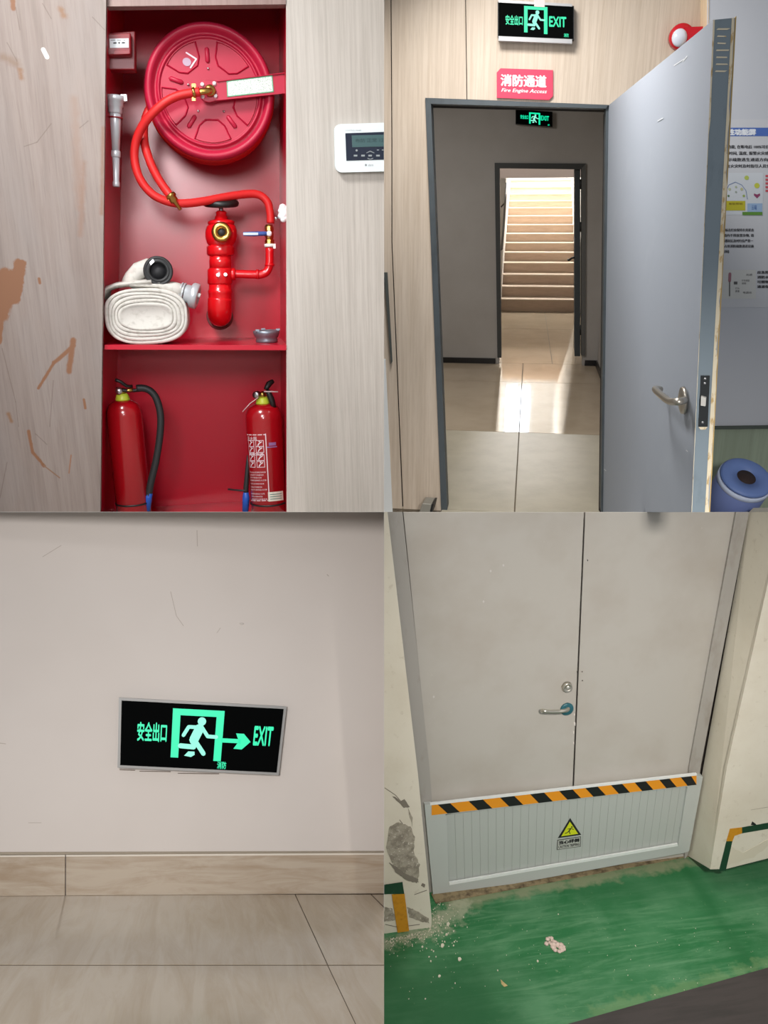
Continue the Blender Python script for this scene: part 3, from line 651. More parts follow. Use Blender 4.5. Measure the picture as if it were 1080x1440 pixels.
# =================================================================== 2. doorway to the stairs
B = Set((740, 260), (730, 330), 0.0, (730, 330), 4.4)
fy = B.L(625, 716).y
w1 = B.fl(660, 510.5, fy).z
w2 = B.fl(755, 438.5, fy).z
LOBBY = Mt('lobby_wall', (176, 172, 168), .7, spec=.3); LOBBY.mix(LOBBY.ramp(LOBBY.noise((2, 2, 2)), .4, .8), (166, 161, 156))
# timber wall with the opening: a dark backing and panels
SEAM = flat('panel_gap', (40, 36, 33), .9)
th_ = B.bk*.03
wb = MB()
for q4 in ([(540, -160), (600, -160), (622, 720), (540, 720)], [(600, -160), (1100, -160), (1100, 150), (600, 138)], [(856, 148), (1100, 148), (1100, 720), (848, 720)]):
    wb.prism([B.L(u, v, -.012) for u, v in q4], B.bk*.1)
wall = struct(B, 'wall_back', wb, SEAM, 'pale wood panelled wall around the grey doorway')
pan = [[(540, -160), (548, -160), (550.3, 200), (550.3, 340), (565.5, 712), (565.5, 720), (540, 720)],
       [(549.5, -160), (652, -160), (656, 139.6), (598, 137.5), (621, 718), (621, 720), (567.2, 720), (567.2, 712), (551.8, 340), (551.8, 200)],
       [(653.2, -160), (985, -160), (985, 150), (856, 147.5), (657.2, 139.6)], [(856, 148), (985, 148), (985, 720), (848, 720)]]
for p_ in pan: part(wall, 'wall_panel', MB().prism([B.L(u, v) for u, v in p_], (0, 0, -.011)), PALEWOOD)
# return and the white board wall on the right
struct(B, 'trim_2', MB().hexa([B.L(985, -160, 0), B.L(985, 720, 0), B.L(985, 720, -.02), B.L(985, -160, -.02)], [B.L(997.5, -160, .15), B.L(992, 720, .15), B.L(994, 720, .15), B.L(999.5, -160, .15)]), wood('return_wood', (226, 205, 172), (212, 190, 158), (196, 174, 142), 60), 'wood return beside the white notice wall')
GREYW = Mt('notice_wall', (190, 193, 200), .35, spec=.5)
struct(B, 'wall_right', MB().prism([B.L(998, -160, .15), B.L(1600, -160, .15), B.L(1600, 596, .15), B.L(992, 603, .15)], B.bk*.02), GREYW, 'smooth light grey notice wall behind the open door')
struct(B, 'trim_3', MB().prism([B.L(992, 599, .155), B.L(1600, 591, .155), B.L(1600, 596, .155), B.L(992, 604, .155)], (0, 0, .0)).hexa([B.L(992, 599.5, .17), B.L(1600, 591.5, .17), B.L(1600, 596, .19), B.L(992, 604, .19)], [B.L(992, 599.5, .15), B.L(1600, 591.5, .15), B.L(1600, 596, .15), B.L(992, 604, .15)]), flat('ledge_dark', (70, 78, 70), .6))
WAIN = wood('wainscot', (150, 162, 144), (138, 150, 132), (124, 136, 118), 30, .3, .5)
struct(B, 'wall_right', MB().prism([B.L(992, 604, .17), B.L(1600, 596, .17), B.L(1600, 720, .17), B.L(985, 720, .17)], B.bk*.02), WAIN, 'pale green grained lower wall panel under the notice wall')
# notice poster printed sheet
INKP = flat('poster_ink', (52, 52, 56), .6)
ps = thing(B, 'notice_print', 'notice with blue title bar, text and pictures on the grey wall', 'poster', B.L(1050, 425, .152))
pw = .1515
PB = flat('poster_paper', (196, 198, 203), .35)
part(ps, 'sheet', MB().prism([B.L(1000, 168, pw), B.L(1112, 168, pw), B.L(1112, 432, pw), B.L(1000, 432, pw)], (0, 0, -.0012)), PB)
ppx = lambda x, y, dz=0: B.L(x, y, pw+dz)
def rect(mb, x0, y0, x1, y1, dz=.0006): return mb.poly([ppx(x0, y1, dz), ppx(x1, y1, dz), ppx(x1, y0, dz), ppx(x0, y0, dz)])
def line(mb, s_, x0, y0, x1, y1, dz=.0012, bold=0): write(mb, s_, lambda a, b, d=0: ppx(x0+(x1-x0)*a, y1+(y0-y1)*b, d), dz, bold)
part(ps, 'title_bar', rect(MB(), 1000, 179.5, 1112, 191.5), flat('poster_blue', (72, 104, 176), .4))
tt = MB(); line(tt, '多样性功能屏', 1004, 181.5, 1062.5, 190, .0014, .03); part(ps, 'title_text', tt, flat('poster_white', (225, 230, 238), .5))
tt = MB()
for s_, x0, x1, y in (('区域定时功能, 在断电后 100%可自动启动照明', 1002, 1108, 204), ('应急照明时间, 温度, 报警火灾感应及电池', 1002, 1104, 213), ('消防, 指示疏散逃生通道方向, 保证人员', 1002, 1108, 222), ('等, 以便在火灾时及时指引人员安全撤离', 1002, 1100, 231)): line(tt, s_, x0, y, x1, y+5, bold=.012)
part(ps, 'body_text', tt, INKP); tt = MB()
for i, (s_, x1) in enumerate((('安全出口标志灯应保持长亮状态', 1060), ('灭火器箱内不得放置杂物, 请', 1060), ('使用消防器材后及时归位严禁一', 1059), ('时, 不得占用消防疏散通道设施', 1060), ('设备间', 1025))): line(tt, s_, 1004, 321.3+7.6*i, x1, 325.6+7.6*i, bold=.012)
part(ps, 'body_text', tt, INKP); tt = MB()
for i, s_ in enumerate(('应急照明检查', '消防水带检查', '可燃物品清理', '通道保持畅通')): line(tt, s_, 1065, 381+6.7*i, 1098, 385+6.7*i, bold=.012)
part(ps, 'body_text', tt, INKP)
part(ps, 'picture_panel', rect(MB(), 1002, 243, 1073, 302), flat('picture_pale', (203, 208, 214), .4))
pc = MB(); N = 20
stroke(pc, ppx, [(1019.5, 282), (1021, 268), (1025, 260), (1034, 256), (1043, 260), (1049, 268), (1051, 280)], .8, .0014); part(ps, 'picture_arch', pc, flat('arch_blue', (110, 130, 170), .5))
for (x, y, c_, r_) in ((1050, 250, (175, 190, 90), 3.2), (1064.5, 261, (190, 195, 70), 3.8), (1026, 266, (180, 185, 150), 2), (1035, 263, (170, 180, 150), 1.6), (1043, 266, (185, 185, 140), 2), (1035, 270, (150, 160, 150), 1.4), (1024.5, 275.5, (90, 120, 80), 1.6), (1046, 275.5, (150, 170, 90), 1.8)):
    m_ = MB(); disc(m_, ppx, x, y, r_, .0014, 12); part(ps, 'picture_icon', m_, flat('icon', c_, .5))
m_ = MB(); m_.poly([ppx(1064.5, 279, .0014), ppx(1060, 274.5, .0014), ppx(1060.5, 272, .0014), ppx(1064.5, 273.5, .0014), ppx(1068.5, 272, .0014), ppx(1069, 274.5, .0014)]); part(ps, 'picture_icon', m_, flat('icon_maroon', (140, 60, 100), .5))
part(ps, 'yellow_block', rect(MB(), 1020, 282.5, 1048, 296, .0014), flat('picture_yellow', (186, 178, 40), .5))
m_ = MB(); line(m_, '智能照明', 1025, 285, 1044, 288, .002); part(ps, 'yellow_block_text', m_, flat('yb_text', (130, 110, 20), .5))
part(ps, 'photo_strip', rect(MB(), 1051, 286, 1072, 298.5, .0014), flat('picture_sky', (150, 176, 208), .5))
part(ps, 'photo_grass', rect(MB(), 1044, 298, 1072, 302.5, .002), flat('picture_grass', (92, 140, 50), .5))
m_ = MB(); line(m_, '云端', 1057, 288, 1064, 295, .002); part(ps, 'photo_text', m_, flat('photo_text', (70, 110, 170), .5))
m_ = MB()
for i in range(5): rect(m_, 1076.5, 246+5.2*i, 1104, 249+5.2*i, .0014)
part(ps, 'red_lines', m_, flat('poster_red', (190, 80, 90), .5))
part(ps, 'diagram_panel', rect(MB(), 1002, 379.5, 1063, 420), flat('diagram_pale', (200, 201, 198), .4))
m_ = MB(); stroke(m_, ppx, [(1026.5, 385), (1026, 395)], 4, .0014); part(ps, 'diagram_head', m_, flat('diagram_pink', (150, 100, 112), .5))
m_ = MB(); stroke(m_, ppx, [(1026, 396), (1026, 416)], 1.6, .0014); rect(m_, 1032, 396, 1037, 400, .0014)
for s_, x0, y0, x1 in (('光感', 1049, 385, 1058), ('灯头', 1034, 404, 1040), ('开关按钮', 1043, 393, 1054), ('电源线', 1045, 410, 1057), ('底座', 1034, 408, 1040), ('说明', 1043, 397, 1049)): line(m_, s_, x0, y0, x1, y0+3, .0014)
part(ps, 'diagram_print', m_, flat('diagram_ink', (84, 84, 84), .6))

# grey steel frame of the opening
FR = Mt('frame_grey', (72, 80, 85), .5); FR.mix(FR.ramp(FR.noise((12, 5, 12)), .5, .7), (62, 69, 74))
fz = .012
fo = thing(B, 'door_frame', 'blue grey steel frame of the near doorway', 'door frame', B.L(735, 716, 0))
part(fo, 'jamb', MB().hexa([B.L(598, 138, fz), B.L(606, 146, fz), B.L(629, 719, fz), B.L(620.5, 719, fz)], [B.L(598, 138, -.10), B.L(606, 146, fz)+V((.0, 0, -.11)), B.L(629, 719, fz)+V((0, 0, -.11)), B.L(620.5, 719, -.10)]), FR)
part(fo, 'jamb', MB().hexa([B.L(852, 152, 0), B.L(857, 148, 0), B.L(850, 720, 0), B.L(845, 720, 0)], [B.L(852, 152, 0)+V((0, 0, -.12)), B.L(857, 148, 0)+V((0, 0, -.12)), B.L(850, 720, 0)+V((0, 0, -.12)), B.L(845, 720, 0)+V((0, 0, -.12))]), FR)
hd = [B.L(598, 137.5, fz), B.L(856, 147.5, fz), B.L(852, 152.5, fz), B.L(606, 146, fz)]
part(fo, 'frame_head', MB().hexa(hd, [p+V((0, 0, -.10)) for p in hd]), FR)
# lobby shell behind
xr = B.L(840.5, 497, w1).x; xl = -2.3; cy = B.L(730, 100, w1).y
f0 = B.L(625, 716).z
lt2 = B.L(598, 150, -.13)
struct(B, 'wall_left', MB().box((xl-.1, fy-.02, w1), (xl, cy, -.15)), LOBBY, 'hidden left wall of the dim lobby')
struct(B, 'wall_right', MB().box((xr, fy-.02, w1), (xr+.1, cy, -.15)), LOBBY, 'right wall of the dim lobby')
struct(B, 'ceiling', MB().box((xl, cy, w1), (xr, cy+.1, -.15)), LOBBY, 'lobby ceiling')
struct(B, 'wall_front', MB().prism([V((xl, fy, -.12)), B.L(601, 716, -.12), B.L(598, 140, -.12), B.L(598, 140, -.12)+V((0, 1, 0)), V((xl, cy, -.12))], (0, 0, -.04)).prism([B.L(592, 139, -.12), B.L(860, 149, -.12), V((B.L(860, 149, -.12).x, cy, -.12)), V((B.L(592, 139, -.12).x, cy, -.12))], (0, 0, -.04)).prism([B.L(854, 148, -.12), B.L(847, 712, -.12), V((xr, fy, -.12)), V((xr, cy, -.12))], (0, 0, -.04)), LOBBY, 'inner face of the panelled wall')
# far wall with the inner doorway
fw = MB()
xa, xb = B.L(699, 300, w1).x, B.L(818, 300, w1).x; yh = B.L(750, 233, w1).y
ja, jb, jc, jd = B.L(700, 233, w1), B.L(702.5, 503, w1), B.L(820, 233, w1), B.L(819.5, 503, w1)
for p_ in (jb, jd): p_.y = fy
fw.prism([V((xl, fy, w1)), jb, ja, V((ja.x, cy, w1)), V((xl, cy, w1))], (0, 0, -.12)); fw.prism([jd, V((xr, fy, w1)), V((xr, cy, w1)), V((jc.x, cy, w1)), jc], (0, 0, -.12)); fw.prism([ja, jc, V((jc.x, cy, w1)), V((ja.x, cy, w1))], (0, 0, -.12))
struct(B, 'wall_back', fw, LOBBY, 'grey far wall of the lobby around the stair doorway')
BASE = flat('black_skirting', (22, 20, 20), .4)
by0 = B.L(660, 503, w1).y
struct(B, 'baseboard_back', MB().box((xl, fy, w1), (B.L(697, 500, w1).x, by0, w1+.015)), BASE)
struct(B, 'baseboard_back', MB().box((B.L(823, 500, w1).x, fy, w1), (xr, by0, w1+.015)), BASE)
struct(B, 'baseboard_right', MB().box((xr-.015, fy, w1), (xr, by0, -.16)), BASE)
DK = flat('inner_frame', (62, 64, 64), .5)
idf = thing(B, 'stair_door_frame', 'dark grey frame of the far doorway to the stairs', 'door frame', B.L(755, 504, w1))
Lq = lambda pts, z, d: MB().prism([B.L(u, v, z) for u, v in pts], (0, 0, d))
part(idf, 'jamb', Lq([(695.5, 229), (702.5, 236), (705, 503), (699.5, 503)], w1+.02, -.14), DK)
part(idf, 'jamb', Lq([(818, 236), (824, 230), (823, 500), (817.5, 500)], w1+.02, -.14), flat('jamb_paler', (96, 96, 94), .6))  # right jamb in a paler grey than the left
part(idf, 'frame_head', Lq([(695.5, 229), (824, 230), (817, 238), (702.5, 236.5)], w1+.02, -.14), DK)
# inner door leaf, swung into the stairwell and seen on edge
il = thing(B, 'stair_door', 'dark inner door leaf seen edge-on at the right of the stair doorway', 'door', B.L(812, 500, w1-.1))
e4 = [B.L(808, 237.5, w1-.02), B.L(816, 237.5, w1-.02), B.L(816, 501, w1-.02), B.L(808, 501, w1-.02)]
part(il, 'leaf', MB().hexa(e4, [p+V((.02, 0, -.55)) for p in e4]), flat('inner_leaf', (58, 66, 70), .5))
for v in (259, 319, 464): part(il, 'hinge', MB().tube([B.L(817, v-7, w1-.02), B.L(817, v+7, w1-.02)], .012, 8), BLACK)
part(il, 'handle', MB().tube([B.L(808, 362, w1-.06), B.L(804, 363, w1-.06), B.L(800, 366, w1-.08), B.L(799, 365, w1-.16)], .011, 8, sub=2), BLACK)
# floors: polished tiles beyond the step in sheen, duller tiles near the door
POL = Mt('polished_tile', (186, 170, 148), .04, spec=.14, coat=.0); POL.b.inputs['Coat Roughness'].default_value = .02; POL.mix(POL.ramp(POL.noise((3, 3, 3)), .4, .7), (176, 160, 138))
DUL = Mt('dull_tile', (182, 174, 154), .45, spec=.4); DUL.mix(DUL.ramp(DUL.noise((5, 5, 5), 6), .4, .7), (170, 162, 142))
GROUT = flat('grout', (120, 108, 90), .8)
G = lambda u, v: B.fl(u, v, fy)
zs = [B.fl(715, 607.5, fy).z, B.fl(715, 537, fy).z, w1]
x_at = lambda z: B.fl(730, 607.5, fy).x+(B.fl(734, 537, fy).x-B.fl(730, 607.5, fy).x)*(z-zs[0])/(zs[1]-zs[0])
flr = struct(B, 'floor', MB().box((xl, fy-.06, w2-7), (xr+.3, fy-.010, .0)).box((B.L(621, 718, .02).x, fy-.06, 0), (B.L(846, 718, .02).x, fy-.010, .35)), GROUT, 'beige tiled floor of the lobby and stair foot')
gp_ = .004
rows = [(.35, zs[0], DUL), (zs[0], zs[1], POL), (zs[1], w1-.05, POL)]
def tile(x0, x1, z0, z1, m_, s0_=0, s1_=0): part(flr, 'floor_tile', MB().prism([V((x0, fy, z0)), V((x1, fy, z0)), V((x1+s1_, fy, z1)), V((x0+s0_, fy, z1))], (0, -.012, 0)), m_)
for z0, z1, m_ in rows:
    c0, c1 = x_at(z0), x_at(z1)
    xm = B.L(621, 718, .02).x if z0 > 0 else xl
    if z0 > 0:
        tile(xm, c0-gp_, z0, 0.0+gp_, m_, 0, x_at(0)-c0); tile(c0+gp_, B.L(846, 718, .02).x, z0, gp_, m_, x_at(0)-c0, 0); z0 = 0; c0 = x_at(0)
    tile(-1.1, c0-gp_, z0-gp_, z1+gp_, m_, 0, c1-c0); tile(xl, -1.1-gp_*2, z0-gp_, z1+gp_, m_)
    tile(c0+gp_, xr, z0-gp_, z1+gp_, m_, c1-c0, 0)
sx0, sx1 = B.L(704, 438, w2).x, B.L(809, 438, w2).x
xt = B.fl(767, 445, fy).x
zt = B.fl(755, 463, fy).z
for z0, z1 in ((w1-.05, zt), (zt, w2)):
    tile(sx0-.3, xt-gp_, z0-gp_, z1+gp_, POL); tile(xt+gp_, sx1+.3, z0-gp_, z1+gp_, POL)
# stairs
STONE = Mt('stair_stone', (198, 176, 156), .4, spec=.4); STONE.mix(STONE.ramp(STONE.noise((6, 30, 6), 5), .4, .7), (186, 163, 143))
NOSE = flat('stair_nosing', (204, 186, 168), .4)
st = thing(B, 'staircase', 'straight flight of beige stone steps seen through the far doorway', 'stairs', B.L(755, 438, w2))
vn = [421, 403, 386, 369.5, 355, 341.5, 328.5, 316, 303.5, 292, 282, 272, 262, 252]
tr = .3; yp = fy
for k, v in enumerate(vn):
    z = w2-tr*k; y = B.L(755, v, z).y
    part(st, 'riser', MB().box((sx0, yp, z-.03), (sx1, y-.02, z)), STONE)
    part(st, 'tread', MB().box((sx0, y-.02, z-tr-.02), (sx1, y, z+.012)), NOSE)
    yp = y
ztop = w2-tr*len(vn)
SW = flat('stairwell_white', (232, 230, 226), .7)
yC = yp+2.3
struct(B, 'floor', MB().box((sx0-.05, yp-.1, ztop-1.6), (sx1+.05, yp, ztop-.02)), STONE, 'landing at the stair top')
struct(B, 'wall_left', MB().box((sx0-.15, fy-.02, ztop-1.6), (sx0, yC, w2+.06)).box((sx0-.35, fy-.02, w2+.06), (sx0-.25, yC, w1-.12)), SW, 'white left wall of the stairwell')
struct(B, 'wall_right', MB().box((sx1, fy-.02, ztop-1.6), (sx1+.15, yC, w2+.06)).box((sx1+.25, fy-.02, w2+.06), (sx1+.35, yC, w1-.12)), SW, 'white right wall of the stairwell')
struct(B, 'ceiling', MB().box((sx0-.4, yC, ztop-1.7), (sx1+.4, yC+.1, w1-.12)), SW, 'stairwell ceiling')
struct(B, 'wall_far', MB().box((sx0-.15, yp-.1, ztop-1.7), (sx1+.15, yC, ztop-1.6)), SW, 'landing wall with the bright window')
yl = B.L(755, 250, w1-.7).y
struct(B, 'trim_4', MB().box((sx0-.25, yl, w1-.9), (sx1+.25, yC, w1-.7)), flat('beam_paint', (214, 198, 188), .7), 'beam behind the stair doorway head')
# bright landing window
wn = thing(B, 'landing_window', 'bright daylight window above the stair landing', 'window', ((sx0+sx1)/2, yp+.8, ztop-1.58))
wx0, wx1 = sx0+.05, sx0+.62; wy0, wy1 = yp+.55, yp+1.75
part(wn, 'pane', MB().box((wx0, wy0, ztop-1.6), (wx1, wy1, ztop-1.585)), Mt('daylight_pane', (240, 245, 250), .3).emit((235, 244, 255), 16).m)
fm = MB()
for x in (wx0, (wx0+wx1)/2, wx1): fm.box((x-.02, wy0, ztop-1.585), (x+.02, wy1, ztop-1.56))
for y in (wy0, wy1): fm.box((wx0, y-.02, ztop-1.585), (wx1, y+.02, ztop-1.56))
part(wn, 'window_frame', fm, WHITE)
P0 = B.M @ V(((sx0+sx1)/2, yC-.05, ztop+1.2)); P1 = B.M @ V(((sx0+sx1)/2, yp-.6, ztop+1.0))
lamp('stairwell_fill', P0, P1, .9, 240, (1, .97, .92))  # unseen fill added to overexpose the upper steps
P0 = B.M @ V(((sx0+sx1)/2, yC-.3, w1-.4)); lamp('stair_foot_fill', P0, B.M @ V(((sx0+sx1)/2, fy, w1-1.0)), .4, 26, (1, .98, .96), 140)  # unseen fill added to light the beam front and the stair foot
lamp('lobby_fill', B.M @ V((-1.2, cy-.05, w1*.5)), B.M @ V((-1.1, fy, w1*.55)), .5, 34, (1, .97, .93))  # unseen fill added to brighten the lobby walls
# handrail on the left wall
hr = MB(); hx_ = sx0+.05
hp = [B.side(u, v, hx_) for u, v in ((705.5, 350), (708, 322), (710.5, 285), (712.5, 258))]
hro = thing(B, 'handrail', 'thin handrail on the white left stairwell wall', 'handrail', hp[0])
part(hro, 'rail', MB().tube(hp, .014, 8), flat('rail_grey', (140, 136, 132), .4))
for p in (hp[0], hp[2]): part(hro, 'bracket', MB().tube([p, p+V((-.05, -.05, 0))], .01, 6), flat('rail_dark', (90, 88, 86), .4))

# exit signs ---------------------------------------------------------------------
def exit_sign(S, name, label, face, rim, w0, th, lay, dk=.0):
    """face: px quad bl br tr tl of the black face; lay: design-space items"""
    cb = [S.L(u, v, w0) for u, v in face]
    t = thing(S, name, label, 'exit sign', (cb[0]+cb[1])/2+V((0, 0, -th/2)))
    q = S.quad(*face, w0)
    g = lambda x, y, dz=0: q(x/878, 1-y/350, dz)
    part(t, 'housing', MB().hexa([q(-rim, -rim*2.4, -.002), q(1+rim, -rim*2.4, -.002), q(1+rim, 1+rim*2.4, -.002), q(-rim, 1+rim*2.4, -.002)], [q(-rim, -rim*2.4, -th), q(1+rim, -rim*2.4, -th), q(1+rim, 1+rim*2.4, -th), q(-rim, 1+rim*2.4, -th)]), BLACK if lay['dark'] else FRAMEALU)
    part(t, 'face', MB().hexa([q(0, 0, 0), q(1, 0, 0), q(1, 1, 0), q(0, 1, 0)], [q(0, 0, -.003), q(1, 0, -.003), q(1, 1, -.003), q(0, 1, -.003)]), SIGNBLACK)
    pf = MB(); x0, x1, y0, y1 = lay['door']; tk = (x1-x0)*.15
    for a0, a1, b0, b1 in ((x0, x0+tk, y0, y1-.03*(y1-y0)), (x1-tk, x1, y0, y1), (x0+tk, x1-tk, y0, y0+tk*.85)): pf.poly([g(a0, b1, .001), g(a1, b1, .001), g(a1, b0, .001), g(a0, b0, .001)])
    part(t, 'door_symbol', pf, GREEN)
    k = (x1-x0)/280; rn = MB(); runner(rn, lambda x, y, dz=0: g(x0+x*k, y0+(y+2)*k*lay.get('sy', 1), dz), .0012)
    part(t, 'running_figure', rn, GREENW)
    for key, s_ in (('cn', '安全出口'), ('en', 'EXIT')):
        a0, a1, b0, b1 = lay[key]; m_ = MB(); write(m_, s_, lambda a, b, dz=0: g(a0+(a1-a0)*a, b1+(b0-b1)*b, dz), .001, .010 if key == 'cn' else .018); part(t, 'lettering', m_, GREEN)
    a0, a1, b0, b1 = lay['mark']; m_ = MB(); write(m_, '消防', lambda a, b, dz=0: g(a0+(a1-a0)*a, b1+(b0-b1)*b, dz), .001, .01); part(t, 'small_mark', m_, GREEN)
    if 'arrow' in lay:
        m_ = MB(); m_.poly([g(548, 178, .001), g(655, 178, .001), g(655, 201, .001), g(548, 201, .001)])
        m_.poly([g(626, 148, .001), g(670, 148, .001), g(711, 190, .001), g(645, 190, .001)]); m_.poly([g(645, 190, .001), g(711, 190, .001), g(665, 234, .001), g(618, 232, .001)])
        part(t, 'arrow', m_, GREEN)
    return t, q
lay1 = dict(dark=True, door=(303, 578, 20, 312), cn=(85, 285, 128, 228), en=(600, 795, 120, 225), mark=(770, 825, 296, 335))
t, q = exit_sign(B, 'exit_sign', 'green lit exit sign hung above the red fire access plate', [(701, 50), (806, 54.5), (806, 9.5), (701, 3.5)], .012, .05, .06, lay1)
for b0, b1 in ((-.16, -.02), (1.0, 1.08)):
    part(t, 'silver_rail', MB().hexa([q(.0, b0, .004), q(.985, b0, .004), q(.985, b1, .004), q(.0, b1, .004)], [q(.0, b0, -.03), q(.985, b0, -.03), q(.985, b1, -.03), q(.0, b1, -.03)]), flat('rail_silver', (176, 176, 178), .35, .3))
part(t, 'hanger_clip', MB().hexa([q(.48, .93, .006), q(.62, .93, .006), q(.62, 1.15, .006), q(.48, 1.15, .006)], [q(.48, .93, 0), q(.62, .93, 0), q(.62, 1.15, 0), q(.48, 1.15, 0)]), flat('clip', (214, 190, 190), .5))
lay2 = dict(dark=True, door=(320, 590, 45, 330), cn=(110, 300, 120, 215), en=(605, 800, 110, 215), mark=(770, 815, 300, 335))
exit_sign(B, 'exit_sign', 'small green lit exit sign on the dim lobby wall above the stair doorway', [(725.5, 174), (776.5, 178), (776.5, 157.5), (725.5, 154)], .01, w1+.07, .07, lay2)
# red plate
pl = [(698.5, 137.5), (772, 140.5), (777.5, 135), (777.5, 98.5), (704, 96), (698.5, 102)]
ra = thing(B, 'fire_access_plate', 'pink red plate reading Fire Engine Access above the doorway', 'sign', B.L(738, 139, .01))
part(ra, 'plate', MB().prism([B.L(u, v, .012) for u, v in pl], (0, 0, -.011)), flat('plate_red', (226, 56, 88), .5))
m_ = MB(); write(m_, '消防通道', B.quad((704.5, 120.5), (768, 123), (768, 106.5), (704.5, 104.5), .0125), .0008, .012); write(m_, 'Fire Engine Access', B.quad((705, 130.5), (769, 133), (769, 126), (705, 124), .0125), .0008, .012, .3)
part(ra, 'lettering', m_, flat('plate_white', (245, 232, 236), .5))
# alarm strobe
sc_ = B.L(957, 53, .0); sp = B.m(957, 53)
sb = thing(B, 'alarm_strobe', 'red and white alarm beacon half hidden behind the open door', 'alarm', sc_-V((0, 15*sp, 0)))
part(sb, 'red_base', MB().lathe([(0, .05), (15.5*sp, .05), (17*sp, .03), (17*sp, 0)], sc_, (0, 0, 1), 28).prism([B.L(u, v, .055) for u, v in ((963, 38), (990, 37), (996, 42), (996, 66), (963, 68))], (0, 0, -.055)), flat('strobe_red', (190, 20, 34), .25))
part(sb, 'white_lens', MB().ball(B.L(955.5, 53, .05), 11*sp, 20, (.95, 1.05, .6)), flat('lens', (214, 220, 232), .15))
# small recessed handle and door stop at the left
struct(B, 'trim_5', MB().hexa([B.L(540, 383, .02), B.L(545, 383, .02), B.L(552, 508, .02), B.L(549.5, 512, .02)], [B.L(540, 383, 0), B.L(545, 383, 0), B.L(552, 508, 0), B.L(549.5, 512, 0)]), flat('dark_groove', (72, 76, 74), .5), 'dark tapering strip at the left end of the wood wall')
struct(B, 'trim_6', MB().prism([B.L(540, 505, .006), B.L(542, 505, .006), B.L(552, 720, .006), B.L(540, 720, .006)], (0, 0, -.006)), flat('white_edge', (226, 230, 232), .5), 'white strip at the foot of the left wall end')
ds = thing(B, 'door_stop', 'small grey metal block at the foot of the wood wall', 'door stop', B.L(598, 722, .06))
s4 = [B.L(589, 722, .12), B.L(604, 722, .12), B.L(607, 709, .12), B.L(594, 708, .12)]
part(ds, 'block', MB().hexa(s4, [p+V((.01, .004, -.1)) for p in s4]), flat('stop_grey', (150, 148, 140), .4, .4), bevel=.003)
part(ds, 'rubber_pad', MB().hexa([s4[1], s4[1]+V((.012, 0, 0)), s4[2]+V((.012, 0, 0)), s4[2]], [p+V((.01, .004, -.1)) for p in (s4[1], s4[1]+V((.012, 0, 0)), s4[2]+V((.012, 0, 0)), s4[2])]), BLACK)
# the open door leaf --------------------------------------------------------------
LEAF = Mt('leaf_grey', (156, 163, 174), .6, spec=.25); LEAF.mix(LEAF.math('MULTIPLY', LEAF.ramp(LEAF.noise((60, 3, 3), 3), .6, .75), .35), (164, 171, 180))
EDGE = Mt('leaf_edge', (122, 136, 146), .5); EDGE.mix(EDGE.ramp(EDGE.noise((20, 8, 20)), .55, .75), (110, 124, 134))
PRIM = Mt('bare_primer', (222, 210, 184), .7); PRIM.mix(PRIM.ramp(PRIM.noise((60, 25, 60), 4), .55, .65), (190, 160, 110))
le = 1.8
A0, A1 = B.L(856, 148, .0), B.L(848, 720, .0)
C0, C1 = B.L(1003, 28, le), B.L(972.5, 720, le)
E0, E1 = B.L(1033.5, 25, le), B.L(997, 720, le)
door = tag(bpy.data.objects.new('door_1', None), 'open blue grey door leaf with lever handle and chipped edge', None, None, 'structure')
C.objects.link(door); od = (A1+C1)/2; door.matrix_world = B.M @ Matrix.Translation(od); ROOT['door_1'] = (B, od)
part(door, 'leaf', MB().hexa([A0, C0, C1, A1], [A0+V((.06, 0, 0)), E0, E1, A1+V((.06, 0, 0))]), LEAF)
eq = lambda a, b, dz=0: (C0*(1-a)*(1-b)+E0*a*(1-b)+E1*a*b+C1*(1-a)*b)+V((0, 0, .001+dz))
part(door, 'edge_face', MB().add([eq(.0, .0), eq(.88, 0), eq(.80, 1), eq(0, 1)], [(0, 1, 2, 3)]), EDGE)
random.seed(3)
def ragged(a_fn, wd, n=40, b0=0, b1=1, dz=.001):
    m_ = MB(); vs = []
    for i in range(n+1):
        b_ = b0+(b1-b0)*i/n; a = a_fn(b_); k = random.random(); vs += [eq(a, b_, dz), eq(a+wd(b_)*(.7+.6*k), b_, dz)]
    return m_.add(vs, [(2*i, 2*i+1, 2*i+3, 2*i+2) for i in range(n)])
part(door, 'primer_strip', ragged(lambda b_: .85-.09*b_, lambda b_: .13 if b_ < .3 else .19), PRIM, 'bare cream edge strip')
part(door, 'primer_strip', ragged(lambda b_: -.01, lambda b_: .08*(1 if b_ < .2 else .3)), PRIM, 'bare cream edge strip')
for i in range(7):
    b_ = .015+.012*i; part(door, 'paint_scuff', MB().add([eq(.18+.1*random.random(), b_, .0008), eq(.62+.2*random.random(), b_+.002, .0008), eq(.6+.2*random.random(), b_+.0042, .0008), eq(.15+.1*random.random(), b_+.0025, .0008)], [(0, 1, 2, 3)]), PRIM)
ov = lambda x, y, z: (E0+V((.0, 0, 0)))
bkp = MB().hexa([E0+V((0, 0, -.002)), E0+V((.004, .005, -.002)), E1+V((.004, 0, -.002)), E1+V((0, 0, -.002))], [E0+V((0, 0, -.05)), E0+V((.004, .005, -.05)), E1+V((.004, 0, -.05)), E1+V((0, 0, -.05))])
part(door, 'veneer_edge', bkp, flat('veneer', (190, 160, 100), .7))
ppl = lambda pts, dz: [B.L(u, v, le+dz) for u, v in pts]
lk = part(door, 'lock_plate', MB().prism(ppl([(985.5, 528), (998, 528), (995, 600), (982, 600)], .002), (0, 0, .003)), flat('lock_dark', (44, 48, 50), .4, .5), 'dark metal lock plate')
